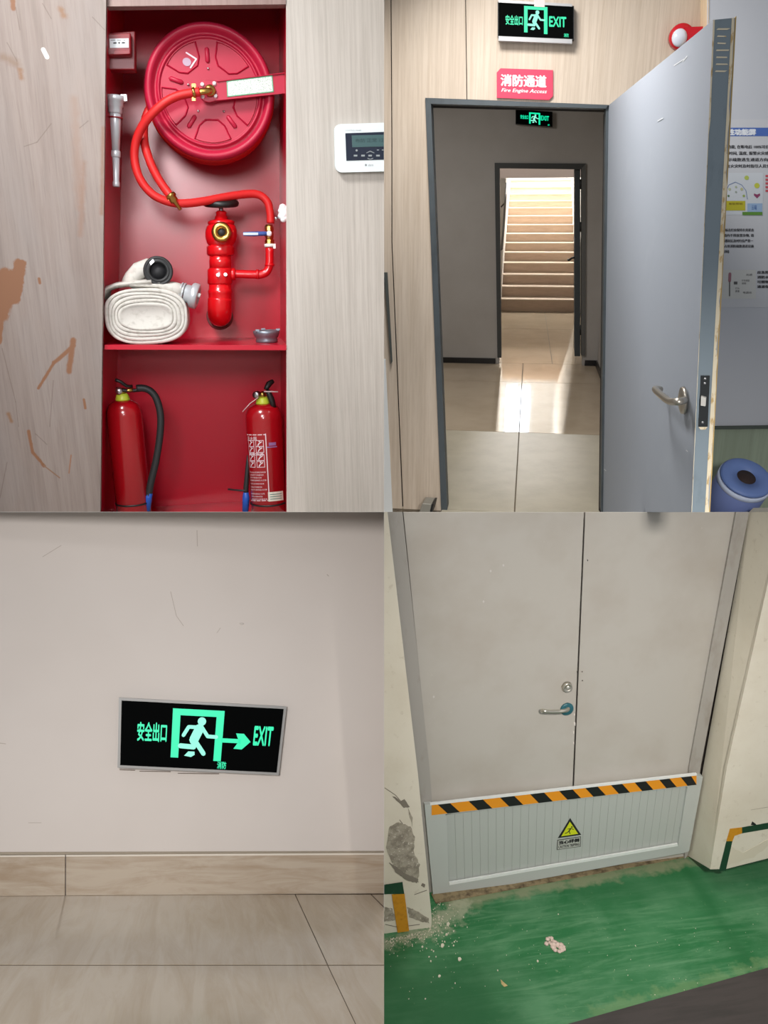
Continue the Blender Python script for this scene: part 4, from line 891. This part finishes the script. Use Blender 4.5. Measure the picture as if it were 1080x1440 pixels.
part(lk, 'latch_bolt', MB().prism(ppl([(986.5, 556), (993.5, 558), (992.5, 570), (986, 569)], .006), (-.004, 0, .014)), flat('latch', (206, 204, 198), .4, .3))
for u, v in ((991.5, 532.5), (991, 539), (988, 594)): part(lk, 'screw', MB().lathe([(0, .003), (.004, .003), (.005, 0)], B.L(u, v, le+.005), (0, 0, 1), 8), STEEL)
part(door, 'chipped_paint', MB().prism(ppl([(982, 600), (995, 600), (992, 604), (985, 604)], .0015), (0, 0, .001)), PRIM)
nf = (A1-A0).cross(C0-A0).normalized(); nf = nf if nf.x < 0 else -nf
PL = lambda u, v, d=0: B.on(u, v, C0+nf*d, nf)
hc = PL(962, 563); ss = flat('brushed_steel', (176, 170, 160), .3, .9)
rs_ = part(door, 'handle_rosette', MB().lathe([(0, .012), (.036, .012), (.046, .009), (.048, 0), (0, -.004)], hc, nf, 28), ss, 'steel rosette')
P2 = PL(962, 563, .012); P3 = PL(962, 563, .06)
part(rs_, 'lever_handle', MB().tube([P2, PL(956, 564.5, .05), PL(949, 565, .062), PL(941, 564, .064), PL(930, 556, .064), PL(923, 549.5, .06), PL(922, 547, .045), PL(929, 547.5, .02)], [.013, .0125, .0125, .0125, .0125, .0125, .0125, .011], 14, sub=4), ss)
for (a, b_) in (((948, 92), (962, 83)), ((960, 87), (966, 79)), ((925, 170), (932, 166)), ((965, 633), (967, 635)), ((850, 660), (852, 662))):
    m_ = MB(); stroke(m_, lambda x, y, dz=0: PL(x, y, .0008+dz*.1), [a, b_], 1.2, .0); part(door, 'scratch', m_, flat('scratch_white', (206, 210, 214), .6))
# blue cylinder roll in the corner
bc_ = B.L(1049, 672, .75); bp_ = B.m(1049, 672, .75); ta = V((.17, .86, .48)).normalized()
bl = thing(B, 'blue_roll', 'blue cylindrical roll with a dark hole in its top, in the lower right corner', 'roll', bc_-ta*.25)
R1 = 37*bp_
BLR = flat('roll_blue', (92, 116, 170), .5)
part(bl, 'body', MB().lathe([(0, -.02), (R1*.35, -.02), (R1*.36, 0), (R1*.98, 0), (R1*1.0, -.008), (R1, -.30), (0, -.30)], bc_-ta*.012, ta, 40), flat('roll_side', (120, 136, 190), .5))
part(bl, 'top_cover', MB().lathe([(R1*.36, .006), (R1*.9, .012), (R1*.985, .004), (R1*.985, -.004), (R1*.36, -.004), (R1*.36, .006)], bc_, ta, 40, caps=False), BLR)
part(bl, 'white_band', MB().lathe([(R1*.99, 0), (R1*1.02, -.002), (R1*1.02, -.024), (R1*1.0, -.026)], bc_-ta*.008, ta, 40), flat('roll_band', (190, 200, 222), .5))
part(bl, 'core_hole', MB().lathe([(0, .0), (R1*.37, .0), (R1*.37, -.004), (0, -.006)], bc_+ta*.004, ta, 24), flat('core_dark', (40, 24, 20), .8))

# =================================================================== 3. low exit sign over the skirting
E_ = Set((270, 953), (270, 1230), -.002, (285, 1033), 1.84)
WALL = Mt('low_wall', (206, 197, 190), .75, spec=.25)
WALL.mix(WALL.math('MULTIPLY', WALL.ramp(WALL.noise((2.2, 2.2, 2.2), 3), .45, .75), .5), (196, 186, 178))
WALL.bump(WALL.noise((9, 9, 9), 5), .10, .006)
wf = E_.L(270, 1200, 0)
# the wall
wb = MB().prism([E_.L(-520, 720, 0), E_.L(540, 720, 0), E_.L(540, 1262, 0), E_.L(-520, 1262, 0)], E_.bk*.08)
wl = struct(E_, 'wall_left', wb, WALL, 'plain off-white wall behind the low exit sign')
MARK = flat('scuff_grey', (172, 160, 150), .8); 
sp_ = lambda x, y, dz=0: E_.L(x, y, .0003+dz*.2)
for pts, wd in (([(277, 746), (277.5, 768)], 1), ([(240, 832), (248, 866), (258, 880)], .8), ([(60, 783), (86, 767)], .8), ([(460, 808), (462, 810)], 1.2), ([(0, 1045), (8, 1046)], .9), ([(310, 883), (305, 890)], .7), ([(40, 1157), (58, 1157)], .7)):
    m_ = MB(); stroke(m_, sp_, pts, wd, 0); part(wl, 'scuff_mark', m_, MARK)
m_ = MB(); m_.ball(E_.L(340, 877, .0), .004, 8, (1.2, .6, .5)); part(wl, 'plaster_bump', m_, WALL)
STN = Mt('skirting_stone', (178, 163, 145), .35, spec=.4); STN.mix(STN.ramp(STN.noise((6, 40, 6), 6, .65, .8, (0, 0, -.45)), .42, .66), (158, 138, 116))
zb = .012; yb0 = E_.L(270, 1258.5, zb).y
def bb(u0, u1):
    f = [E_.L(u0, 1258.5, zb), E_.L(u1, 1258.5, zb), E_.L(u1, 1203.2-.006*u1, zb), E_.L(u0, 1203.2-.006*u0, zb)]
    f[0].y = f[1].y = yb0
    return MB().prism(f, (0, 0, -zb))
b1 = struct(E_, 'baseboard_left', bb(-520, 91.5), STN, None, .001)
b2 = struct(E_, 'baseboard_left', bb(92.8, 540), STN, None, .001)
EDGELIT = flat('lit_edge', (214, 204, 190), .7)  # light caught by the skirting's top edge, put into a paler strip
for b_, u0, u1 in ((b1, -520, 91.5), (b2, 92.8, 540)): part(b_, 'top_edge', MB().prism([E_.L(u0, 1205.2-.006*u0, zb+.0006), E_.L(u1, 1205.2-.006*u1, zb+.0006), E_.L(u1, 1202.8-.006*u1, zb+.0006), E_.L(u0, 1202.8-.006*u0, zb+.0006)], (0, 0, -.0006)), EDGELIT)
struct(E_, 'trim_7', MB().prism([E_.L(-520, 1202.5, zb*.9), E_.L(540, 1199, zb*.9), E_.L(540, 1196.5, .001), E_.L(-520, 1199.5, .001)], (0, -.002, -.001)), flat('caulk', (170, 158, 140), .8), 'dusty joint over the skirting')
FT = Mt('floor_stone', (182, 170, 153), .13, spec=.55)
FT.mix(FT.ramp(FT.noise((26, 5, 3.2), 6, .65, .9, (0, .25, 0)), .40, .66), (168, 153, 132))
FT.mix(FT.math('MULTIPLY', FT.ramp(FT.noise((60, 8, 5), 3, .6, .6, (0, .25, 0)), .58, .72), .35), (188, 176, 154))
G = lambda u, v: E_.fl(u, v, yb0)
fs_ = struct(E_, 'floor', MB().prism([G(-520, 1250), G(540, 1250), G(540, 1560), G(-520, 1560)], (0, -.03, 0)), flat('dark_grout', (84, 68, 52), .9), 'beige stone tile floor under the low exit sign')
for v_ in fs_.data.vertices: v_.co.y -= .0009
for q4 in ([(-520, 1258), (414.4, 1258), (459.6, 1355.9), (-520, 1355.9)], [(415.8, 1258), (521, 1258), (540, 1277), (540, 1355.9), (461, 1355.9)], [(523, 1258), (540, 1258), (540, 1274.5)],
           [(-520, 1357.8), (460.2, 1357.8), (555.5, 1560), (-520, 1560)] if False else [(-520, 1357.8), (460.2, 1357.8), (499.4, 1440), (540, 1526), (540, 1560), (-520, 1560)], [(461.6, 1357.8), (540, 1357.8), (540, 1523), (500.8, 1440)]):
    part(fs_, 'floor_tile', MB().prism([G(u, v) for u, v in q4], (0, -.006, 0)), FT)
lay3 = dict(dark=False, door=(273, 553, 28, 303), cn=(88, 245, 112, 213), en=(727, 832, 106, 204), mark=(535, 585, 305, 343), arrow=1)
exit_sign(E_, 'exit_sign', 'green lit exit sign with right arrow low on the white wall', [(169, 1076), (389, 1086.5), (399, 997), (171, 985)], .017, .028, .028, lay3)
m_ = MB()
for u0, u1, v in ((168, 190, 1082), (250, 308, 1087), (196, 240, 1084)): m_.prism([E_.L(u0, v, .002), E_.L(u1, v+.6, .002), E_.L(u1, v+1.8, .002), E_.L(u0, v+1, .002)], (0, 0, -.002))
dark_line = part(wl, 'lower_edge_lines', m_, flat('dark_line', (120, 108, 98), .9))  # thin darker strips along the lower edge of the sign

# =================================================================== 4. double door with barrier board
H_ = Set((340, 330), (790, 1150), -.12, (790, 1150), 4.1)
dz_ = .035                                             # barrier board face
by = H_.L(790, 1231, dz_-.02).y                        # floor height under the board
fy4 = by
DG = Mt('door_grey', (178, 173, 165), .5, spec=.35); DG.mix(DG.ramp(DG.noise((2.5, 2.5, 2.5), 4), .45, .75), (168, 160, 150)); DG.mix(DG.math('MULTIPLY', DG.ramp(DG.noise((70, 70, 70), 2), .72, .76), .4), (196, 192, 186))
FG = Mt('door_frame_grey', (158, 154, 148), .5); FG.mix(FG.ramp(FG.noise((14, 6, 14)), .5, .7), (146, 140, 132))
PAINT = Mt('cream_paint', (214, 207, 190), .65, spec=.3); PAINT.mix(PAINT.ramp(PAINT.noise((3, 3, 3), 5), .45, .75), (204, 195, 176)); PAINT.mix(PAINT.math('MULTIPLY', PAINT.ramp(PAINT.noise((30, 30, 30), 4), .62, .72), .4), (180, 168, 148)); PAINT.bump(PAINT.noise((18, 18, 18), 4), .12, .006)
# the wall front plane (nearer than the doors)
dw = H_.fl(606, 1304, fy4).z
fb = H_.bk*.1
def leaf(q4, name, label):
    o = struct(H_, name, MB().prism([H_.L(u, v, 0) for u, v in q4], H_.bk*.045), DG, label, .002); return o
dl = leaf([(567, 720), (821.3, 720), (805, 1110), (797, 1240), (618, 1262), (605, 1100)], 'door_2', 'left grey leaf of the double door, with lever handle')
dr = leaf([(823.3, 720), (1034, 720), (975, 1080), (962, 1212), (799.5, 1238), (807, 1110)], 'door_3', 'right grey leaf of the double door, plain')
struct(H_, 'trim_8', MB().prism([H_.L(u, v, -.03) for u, v in ((560, 720), (1080, 720), (985, 1212), (612, 1265))], H_.bk*.06), flat('door_gap', (48, 40, 36), .9), 'dark gap behind the door leaves')
fq = lambda pts, w0, vec: MB().prism([H_.L(u, v, w0) for u, v in pts], vec)
df = thing(H_, 'door_frame', 'grey steel frame of the double door behind the barrier board', 'door frame', H_.L(790, 1240, 0))
part(df, 'jamb', fq([(545, 720), (566, 720), (604, 1080), (618, 1262), (604, 1266), (587, 1090)], .015, H_.bk*.08), FG)
part(df, 'jamb', fq([(1035.2, 720), (1053.5, 720), (986, 1075), (967, 1203), (962.5, 1208), (969, 1080)], .015, H_.bk*.08), FG)
# left cream wall
lw = struct(H_, 'wall_left', fq([(540, 720), (545, 720), (588, 1090), (607, 1290), (606.5, 1304), (540, 1321)], dw, H_.bk*.2), PAINT, 'cream wall with flaking paint left of the double door')
PLS = Mt('bare_plaster', (160, 152, 136), .9); PLS.mix(PLS.ramp(PLS.noise((30, 30, 30), 5), .45, .6), (132, 124, 110)); PLS.mix(PLS.ramp(PLS.noise((90, 90, 90), 3), .6, .68), (206, 198, 184)); PLS.bump(PLS.noise((40, 40, 40), 5), .6, .01)
def blob(pts, w0, name, m_, par, amp=1.0, th=.003, n=5):
    out = []
    for i, p in enumerate(pts):
        q_ = pts[(i+1) % len(pts)]
        for j in range(n):
            t_ = j/n; out.append((p[0]+(q_[0]-p[0])*t_+random.uniform(-amp, amp), p[1]+(q_[1]-p[1])*t_+random.uniform(-amp, amp)))
    out = [(max(u, 540.4), v) for u, v in out]
    part(par, name, MB().prism([H_.L(u, v, w0+th) for u, v in out], (0, 0, -th)), m_)
blob([(546, 1165), (560, 1157), (578, 1163), (583, 1178), (582, 1200), (590, 1216), (588, 1241), (572, 1233), (552, 1216), (543, 1192)], dw, 'bare_plaster', PLS, lw, 1.1)
blob([(573, 1276), (582, 1279), (602, 1291), (604, 1299), (592, 1296), (576, 1290)], dw, 'bare_plaster', PLS, lw, .8)
blob([(541, 1276), (552, 1278), (556, 1294), (541, 1296)], dw, 'bare_plaster', PLS, lw, .8)
DPL = Mt('damp_plaster', (122, 114, 102), .9); DPL.bump(DPL.noise((50, 50, 50), 4), .5, .006)
blob([(548, 1213), (560, 1222), (575, 1231), (588, 1236), (586, 1242), (572, 1238), (556, 1226)], dw, 'damp_patch', DPL, lw, .8, .004)
blob([(563, 1127), (569, 1124), (576, 1135), (568, 1136), (560, 1128), (552, 1120), (558, 1122)], dw, 'flake_patch', DPL, lw, .4, .002, 3)
blob([(574, 1136), (580, 1150), (580, 1162), (576, 1150)], dw, 'flake_patch', PLS, lw, .5, .002, 3)
blob([(594, 1242), (598, 1244), (597, 1248), (592, 1246)], dw, 'flake_patch', DPL, lw, .3, .002, 3)
for pts in ([(541, 1108), (556, 1118), (570, 1134)], [(562, 1153), (566, 1158)], [(583, 1258), (600, 1252)], [(542, 1300), (560, 1304), (590, 1300)]):
    m_ = MB(); stroke(m_, lambda x, y, d=0: H_.L(x, y, dw+.001), pts, 1.0, 0); part(lw, 'paint_crack', m_, DPL)
# right: reveal and wall
rv_t0, rv_t1 = H_.L(1053.5, 720, .0), H_.L(966, 1203, 0)
rw_ = struct(H_, 'wall_right', MB().hexa([H_.L(1053.5, 720, .0), H_.L(966.5, 1203, .0), H_.L(998.5, 1222, dw), H_.L(1102, 720, dw)], [H_.L(1053.5, 720, .0)+V((.05, 0, -.05)), H_.L(966.5, 1203, 0)+V((.05, 0, -.05)), H_.L(998.5, 1222, dw)+V((.05, 0, -.05)), H_.L(1102, 720, dw)+V((.05, 0, -.05))]), PAINT, 'cream reveal right of the double door')
rw2 = struct(H_, 'wall_right', fq([(1102, 720), (1600, 720), (1600, 1106), (1080, 1207), (1021, 1222), (998.5, 1222.5), (1022, 1080)], dw, H_.bk*.02), PAINT, 'cream wall right of the double door')
part(rw2, 'flake_patch', fq([(1056, 1160), (1058, 1155), (1062, 1158), (1065, 1161)], dw+.001, (0, 0, -.001)), INK)
m_ = MB(); stroke(m_, lambda x, y, d=0: H_.L(x, y, dw+.001), [(1056, 1139), (1080, 1135)], .6, 0); part(rw2, 'paint_crack', m_, PLS)
blob([(1028, 1190), (1045, 1200), (1080, 1180), (1080, 1190), (1060, 1206), (1024, 1216)], dw, 'damp_patch', Mt('stained_paint', (205, 196, 176), .7), rw2, 1.0, .001)
# tape L on the walls
GT = Mt('dark_green_tape', (26, 62, 42), .45); GT.mix(GT.ramp(GT.noise((40, 40, 40)), .55, .7), (40, 78, 52))
YT = Mt('amber_tape', (196, 136, 30), .45); YT.mix(YT.ramp(YT.noise((50, 50, 50)), .5, .7), (176, 118, 26))
tl = thing(H_, 'floor_marking_tape', 'dark green and amber tape corner stuck on the flaking left wall', 'tape', H_.L(565, 1316, dw))
part(tl, 'green_strip', fq([(540, 1244.5), (566, 1240.5), (568.5, 1257), (540, 1257.5)], dw+.0052, (0, 0, -.0012)), GT)
part(tl, 'amber_strip', fq([(551, 1258), (569, 1257), (576, 1314.5), (560, 1317.5)], dw+.0052, (0, 0, -.0012)), YT)
tr_ = thing(H_, 'floor_marking_tape', 'amber and dark green tape corner stuck on the right cream wall', 'tape', H_.L(1018, 1222, dw))
part(tr_, 'amber_corner', fq([(1026.5, 1165.5), (1043.5, 1163.5), (1043.5, 1172), (1033, 1175.5), (1030, 1183), (1021.5, 1183)], dw+.0012, (0, 0, -.0008)), YT)
part(tr_, 'green_strip', fq([(1043.5, 1163.5), (1160, 1143), (1160, 1152), (1043.5, 1172)], dw+.0012, (0, 0, -.0008)), GT)
part(tr_, 'green_strip', fq([(1021.5, 1183), (1030, 1183), (1020.5, 1225), (1011, 1225)], dw+.0012, (0, 0, -.0008)), GT)
# lock and handle of the left leaf
NK = flat('nickel', (196, 192, 180), .3, .85)
k0 = H_.L(797, 965.5, 0); kp_ = H_.m(797, 965)
part(dl, 'lock_cylinder', MB().lathe([(0, .012), (5*kp_, .012), (6.2*kp_, .018), (7.2*kp_, .012), (8*kp_, 0)], k0, (0, 0, 1), 24), NK, 'round lock cylinder')
part(dl, 'keyhole', MB().lathe([(0, .0135), (3*kp_, .0135), (3*kp_, .012)], k0+V((.003, 0, 0)), (0, 0, 1), 12), flat('key_core', (214, 212, 204), .3, .6))
k1 = H_.L(797, 997, 0)
rs2 = part(dl, 'handle_rosette', MB().lathe([(0, .008), (8*kp_, .008), (9.6*kp_, .005), (10*kp_, 0)], k1, (0, 0, 1), 28), flat('teal_film', (42, 94, 104), .35), 'teal film covered rosette')
hz_ = .055
part(rs2, 'lever_handle', MB().tube([H_.L(797, 997, .006), H_.L(799, 997, .035), H_.L(796, 999, hz_), H_.L(786, 1000.5, hz_), H_.L(772, 1000.5, hz_), H_.L(766, 1000, hz_), H_.L(763, 999, hz_-.012), H_.L(762, 1000, .02)], [.0085]*8, 12, sub=4), NK)
for (u, v) in ((818.5, 944.5), (819, 957)): part(dr, 'screw_hole', MB().lathe([(0, .001), (.0035, .001), (.0035, 0)], H_.L(u, v, 0), (0, 0, 1), 8), flat('hole', (116, 108, 100), .8))
for (u, v, s_) in ((808.5, 1018, 1.6), (807, 1030, 1.2), (808, 1005, 1.0), (812, 945, .8), (807, 1045, 1), (826.5, 788, .8)):
    part(dl if u < 812 else dr, 'paint_chip', MB().prism([H_.L(u-s_, v-s_*2, .0012), H_.L(u+s_*.6, v-s_, .0012), H_.L(u+s_*.4, v+s_*2, .0012), H_.L(u-s_*.7, v+s_, .0012)], (0, 0, -.001)), flat('chip_pale', (214, 206, 198), .7) if u < 812 else INK)
for u, v in ((690, 803), (708, 795), (610, 980), (680, 846)): part(dl, 'pale_fleck', MB().prism([H_.L(u-1.5, v, .0008), H_.L(u, v-2, .0008), H_.L(u+1.5, v, .0008), H_.L(u, v+2, .0008)], (0, 0, -.0006)), flat('fleck', (196, 192, 188), .7))
# barrier board ------------------------------------------------------------------
bo = thing(H_, 'barrier_board', 'grey aluminium rodent barrier board with striped top across the doorway', 'barrier', H_.L(790, 1231, dz_))
AB = flat('board_alu', (170, 174, 169), .5); AB2 = flat('board_rail', (176, 180, 176), .45); ABW = flat('board_bright', (226, 228, 226), .4, .1)
z0 = dz_
def bz_(pts, w0, dpt=.03): return MB().prism([H_.L(u, v, w0) for u, v in pts], (0, 0, -dpt))
part(bo, 'side_rail', bz_([(597, 1132), (606.5, 1131), (628, 1147), (631.5, 1243), (630, 1259), (609.5, 1262.5)], z0), AB2)
part(bo, 'side_rail', bz_([(979.5, 1090.5), (988.5, 1092.5), (969, 1197), (962, 1199.5), (953.5, 1190), (967, 1104)], z0), AB2)
part(bo, 'bottom_rail', bz_([(631, 1244.5), (953.5, 1189.5), (962, 1199.5), (630, 1259.5)], z0), AB2)
part(bo, 'bright_edge', bz_([(631.8, 1241.3), (953, 1186.5), (953.5, 1189.8), (632, 1244.8)], z0+.003, .008), ABW)
tq = H_.quad((607, 1146.5), (979.5, 1103.5), (979.5, 1090.2), (607, 1132), z0+.002)
part(bo, 'top_rail', MB().hexa([tq(0, -.08, -.001), tq(1, -.08, -.001), tq(1, 1.02, -.001), tq(0, 1.02, -.001)], [tq(0, -.08, -.04), tq(1, -.08, -.04), tq(1, .9, -.03), tq(0, .9, -.03)]), AB2)
part(bo, 'white_cap', bz_([(605, 1130.5), (980, 1088.2), (980, 1090.6), (605, 1132.6)], z0+.006, .012), ABW)
tape = part(bo, 'hazard_tape', MB().hexa([tq(0, 0, 0), tq(1, 0, 0), tq(1, 1, 0), tq(0, 1, 0)], [tq(0, 0, -.001), tq(1, 0, -.001), tq(1, 1, -.001), tq(0, 1, -.001)]), flat('tape_amber', (220, 142, 28), .5), 'amber and black striped tape')
tops = [(615, 631.5), (656.5, 676), (699.5, 719), (741, 760.5), (781.5, 800.5), (818.5, 836), (855, 871), (889, 905), (924.5, 939.5), (956, 971.5)]
x2s = lambda u: (u-607)/372.5
for i, (u0, u1) in enumerate(tops):
    sh = 13.5-3*i/9
    c4 = [tq(min(x2s(u0+sh), 1), 0, .0008), tq(min(x2s(u1+sh), 1), 0, .0008), tq(x2s(u1), 1, .0008), tq(x2s(u0), 1, .0008)]
    part(tape, 'black_stripe', MB().add(c4, [(0, 1, 2, 3)]), flat('tape_black', (20, 21, 22), .5))
pq = H_.quad((631.5, 1244), (954, 1189.5), (967.5, 1103), (627.5, 1146), z0-.012)
NS = 30
for i in range(NS):
    a0, a1 = i/NS, (i+1)/NS; g_ = .0006
    f4 = [pq(a0+g_, 0), pq(a1-g_, 0), pq(a1-g_, 1), pq(a0+g_, 1)]; part(bo, 'panel_strip', MB().hexa(f4, [p+V((0, 0, -.010)) for p in f4]), AB, bevel=.0005)
part(bo, 'backing_sheet', MB().hexa([pq(0, 0, -.0015), pq(1, 0, -.0015), pq(1, 1, -.0015), pq(0, 1, -.0015)], [pq(0, 0, -.014), pq(1, 0, -.014), pq(1, 1, -.014), pq(0, 1, -.014)]), flat('groove_grey', (150, 154, 149), .7))
# warning sticker on the board
wz = z0-.0105
ws = part(bo, 'warning_sticker', MB().prism([H_.L(u, v, wz) for u, v in ((801.8, 1150.5), (784.5, 1178.7), (817.3, 1174))], (0, 0, -.001)), INK, 'yellow warning triangle')
part(ws, 'yellow_field', MB().prism([H_.L(u, v, wz+.0006) for u, v in ((801.5, 1155.5), (789.3, 1176.2), (813, 1172.5))], (0, 0, -.0005)), flat('warn_yellow', (196, 204, 30), .5))
m_ = MB(); wpx = lambda x, y, dz=0: H_.L(x, y, wz+.001+dz)
disc(m_, wpx, 804.2, 1163, 1.2, .0001, 8); stroke(m_, wpx, [(802.8, 1165), (800, 1169)], 1.6, 0); stroke(m_, wpx, [(798.5, 1166), (803, 1165), (806.5, 1166.5)], 1, 0); stroke(m_, wpx, [(800, 1169), (797.5, 1171), (794.8, 1172)], 1.1, 0); stroke(m_, wpx, [(800.3, 1169), (801.6, 1172.3)], 1.2, 0)
part(ws, 'tripping_figure', m_, INK)
qs = H_.quad((783, 1195.3), (816.5, 1190.5), (817, 1176.3), (783.8, 1181.2), wz)
tp = part(bo, 'warning_plate', MB().hexa([qs(0, 0, .0002), qs(1, 0, .0002), qs(1, 1, .0002), qs(0, 1, .0002)], [qs(0, 0, -.001), qs(1, 0, -.001), qs(1, 1, -.001), qs(0, 1, -.001)]), flat('plate_dark', (70, 72, 68), .5))
part(tp, 'plate_field', MB().add([qs(.03, .06, .0006), qs(.97, .06, .0006), qs(.97, .94, .0006), qs(.03, .94, .0006)], [(0, 1, 2, 3)]), flat('plate_pale', (176, 178, 170), .5))
m_ = MB(); write(m_, '当心绊倒', sub(qs, .08, .92, .52, .88), .001, .02); write(m_, 'CAUTION TRIPPING', sub(qs, .06, .94, .14, .42), .001, .02); part(tp, 'lettering', m_, INK)
# threshold, floor, mat
struct(H_, 'trim_9', MB().prism([H_.fl(u, v, fy4)+V((0, .006, 0)) for u, v in ((606, 1258), (972, 1192), (974, 1204), (613, 1271))], (0, -.008, 0)), (lambda m_: m_.mix(m_.ramp(m_.noise((25, 25, 25), 4), .45, .65), (84, 70, 50)))(Mt('threshold', (138, 122, 92), .85)), 'dusty threshold below the barrier board')
GF = Mt('green_floor', (34, 104, 58), .5, spec=.35)
GF.mix(GF.math('MULTIPLY', GF.ramp(GF.noise((2.2, 2, 2.6), 5, .6, .5), .40, .64), .9), (80, 132, 92))
GF.mix(GF.math('MULTIPLY', GF.ramp(GF.noise((3, 3, 26), 5, .7, .6, (0, .35, 0)), .46, .68), .65), (96, 142, 104))
GF.mix(GF.math('MULTIPLY', GF.ramp(GF.noise((1.3, 1, 1.7), 3), .5, .68), .55), (22, 90, 46))
GF.mix(GF.math('MULTIPLY', GF.ramp(GF.noise((45, 10, 45), 5, .75), .63, .74), .55), (150, 168, 130))
GF.bump(GF.noise((9, 9, 40), 4), .12, .004)
G4 = lambda u, v: H_.fl(u, v, fy4)
GF.mix(GF.math('MULTIPLY', GF.seg(G4(545, 1400), G4(660, 1400), .34, .8, .35, 4, True), .75), (20, 84, 44))
GF.mix(GF.math('MULTIPLY', GF.seg(G4(850, 1255), G4(965, 1235), .20, .8, .3, 5, True), .45), (26, 98, 52))
GF.mix(GF.math('MULTIPLY', GF.seg(G4(960, 1215), G4(1060, 1365), .05, .9, .1, 8, True), .55), (24, 92, 48))
GF.mix(GF.math('MULTIPLY', GF.seg(G4(640, 1270), G4(985, 1208), .055, .9, .16, 14, True), .8), (134, 138, 108))
GF.mix(GF.math('MULTIPLY', GF.seg(G4(608, 1300), G4(650, 1272), .08, .95, .28, 26, True), .7), (166, 166, 142))
GF.mix(GF.math('MULTIPLY', GF.seg(G4(540, 1328), G4(606, 1310), .05, .9, .16, 25, True), .75), (150, 156, 130))
GF.mix(GF.math('MULTIPLY', GF.seg(G4(836, 1425), G4(1080, 1355), .04, .9, .16, 20, True), .25), (140, 160, 110))
fg = struct(H_, 'floor', MB().prism([G4(540, 1255), H_.fl(607, 1252, fy4), G4(975, 1190), G4(1000, 1200), G4(1600, 1085), G4(1600, 1560), G4(540, 1560)], (0, -.03, 0)), GF, 'worn green painted floor in front of the double door')
MATM = Mt('black_vinyl', (62, 56, 54), .55); MATM.mix(MATM.ramp(MATM.noise((3, 3, 30), 4), .45, .7), (50, 46, 44))
single(H_, 'floor_mat', MB().prism([G4(800, 1440.5)+V((0, .004, 0)), G4(1080, 1361.5)+V((0, .004, 0)), G4(1600, 1213)+V((0, .004, 0)), G4(1600, 1560)+V((0, .004, 0)), G4(540, 1560)+V((0, .004, 0)), G4(540, 1512)+V((0, .004, 0))], (0, -.003, 0)), MATM, 'dark grey vinyl sheet edge at the bottom right of the green floor', 'mat')
# dust along the left wall foot, chips
DUST = Mt('lime_dust', (206, 198, 180), .95); DUST.mix(DUST.ramp(DUST.noise((60, 60, 60)), .5, .7), (170, 164, 140))
ch = MB(); random.seed(11)
def chip(u, v, s_):
    p = G4(u, v); m_ = H_.m(u, v)*s_; n = random.randint(4, 6)
    ps_ = [p+V((math.cos(2*math.pi*k/n+random.random()*.5)*m_*random.uniform(.5, 1), .0, math.sin(2*math.pi*k/n)*m_*1.3*random.uniform(.5, 1))) for k in range(n)]
    ch.prism([q_+V((0, .002+m_*.25, 0)) for q_ in ps_], (0, -.002-m_*.25, 0))
for u, v, s_ in ((630, 1300, 3), (646, 1350, 3.2), (618, 1373, 2.6), (617, 1290, 2.4), (628, 1315, 2.2), (603, 1346, 1.4), (606, 1352, 1.4), (640, 1383, 1), (598, 1405, 1.2), (575, 1405, 1), (756, 1352, 2), (622, 1330, 3), (640, 1302, 1.6), (594, 1332, 1.8), (700, 1365, 1), (785, 1286, 1)): chip(u, v, s_)
for i in range(140):
    u = random.gauss(617, 13); v = random.gauss(1300, 20)
    if u > 545 and v > 1268+max(0, 608-u)*.9+abs(u-607)*.02: chip(u, v, random.uniform(.3, 1.3))
for i in range(160):
    u = random.uniform(541, 606); chip(u, 1321-(u-540)*.25+random.expovariate(.18)+2, random.uniform(.3, 1.1))
for i in range(90): chip(random.uniform(545, 1060), random.uniform(1290, 1400), random.uniform(.2, .6))
single(H_, 'plaster_crumbs', ch, DUST, 'white plaster crumbs scattered on the green floor below the flaking wall', 'debris', kind='stuff')
lm = MB(); random.seed(5)
for i in range(46):
    a = random.random()*6.28; rr = random.random()**.6; u, v = 780+13*rr*math.cos(a)+3*math.sin(a), 1329+9*rr*math.sin(a)+4*rr*math.cos(a)
    p = G4(u, v); s_ = random.uniform(.006, .013); lm.ball(p+V((0, s_*.25, 0)), s_, 6, (1, .5, 1.1))
single(H_, 'plaster_lump', lm, flat('pink_plaster', (206, 184, 172), .9), 'crushed pale pink plaster lump on the middle of the green floor', 'debris')
single(H_, 'dry_leaf', MB().prism([G4(704, 1378)+V((0, .003, 0)), G4(708, 1383)+V((0, .008, 0)), G4(714, 1387)+V((0, .004, 0)), G4(709, 1388)+V((0, .002, 0)), G4(705, 1384)+V((0, .002, 0))], (0, -.0015, 0)), flat('leaf_tan', (180, 160, 110), .8), 'tiny tan scrap of dry leaf on the green floor', 'leaf')

# =================================================================== added partitions, keeping the light of the four places apart
DIV = flat('partition', (190, 186, 180), .8)
t_ = .0003
m_ = MB().box((-t_, 2.7, CAMZ), (t_, 6.0, CAMZ+3.2)).box((-t_, 1.72, CAMZ-2.2), (t_, 6.0, CAMZ))
me = link('divider_upright', m_, DIV, None, V((0, 0, 0))); tag(me, 'thin upright light divider added between the left and right places', kind='structure')
m_ = MB().box((-3.2, 1.7, CAMZ-t_), (-t_*2, 5.0, CAMZ+t_)).box((t_*2, 3.75, CAMZ-t_), (3.2, 6.0, CAMZ+t_))
me = link('divider_level', m_, DIV, None, V((0, 0, 0))); tag(me, 'thin light divider slab added between the upper and lower places', kind='structure')
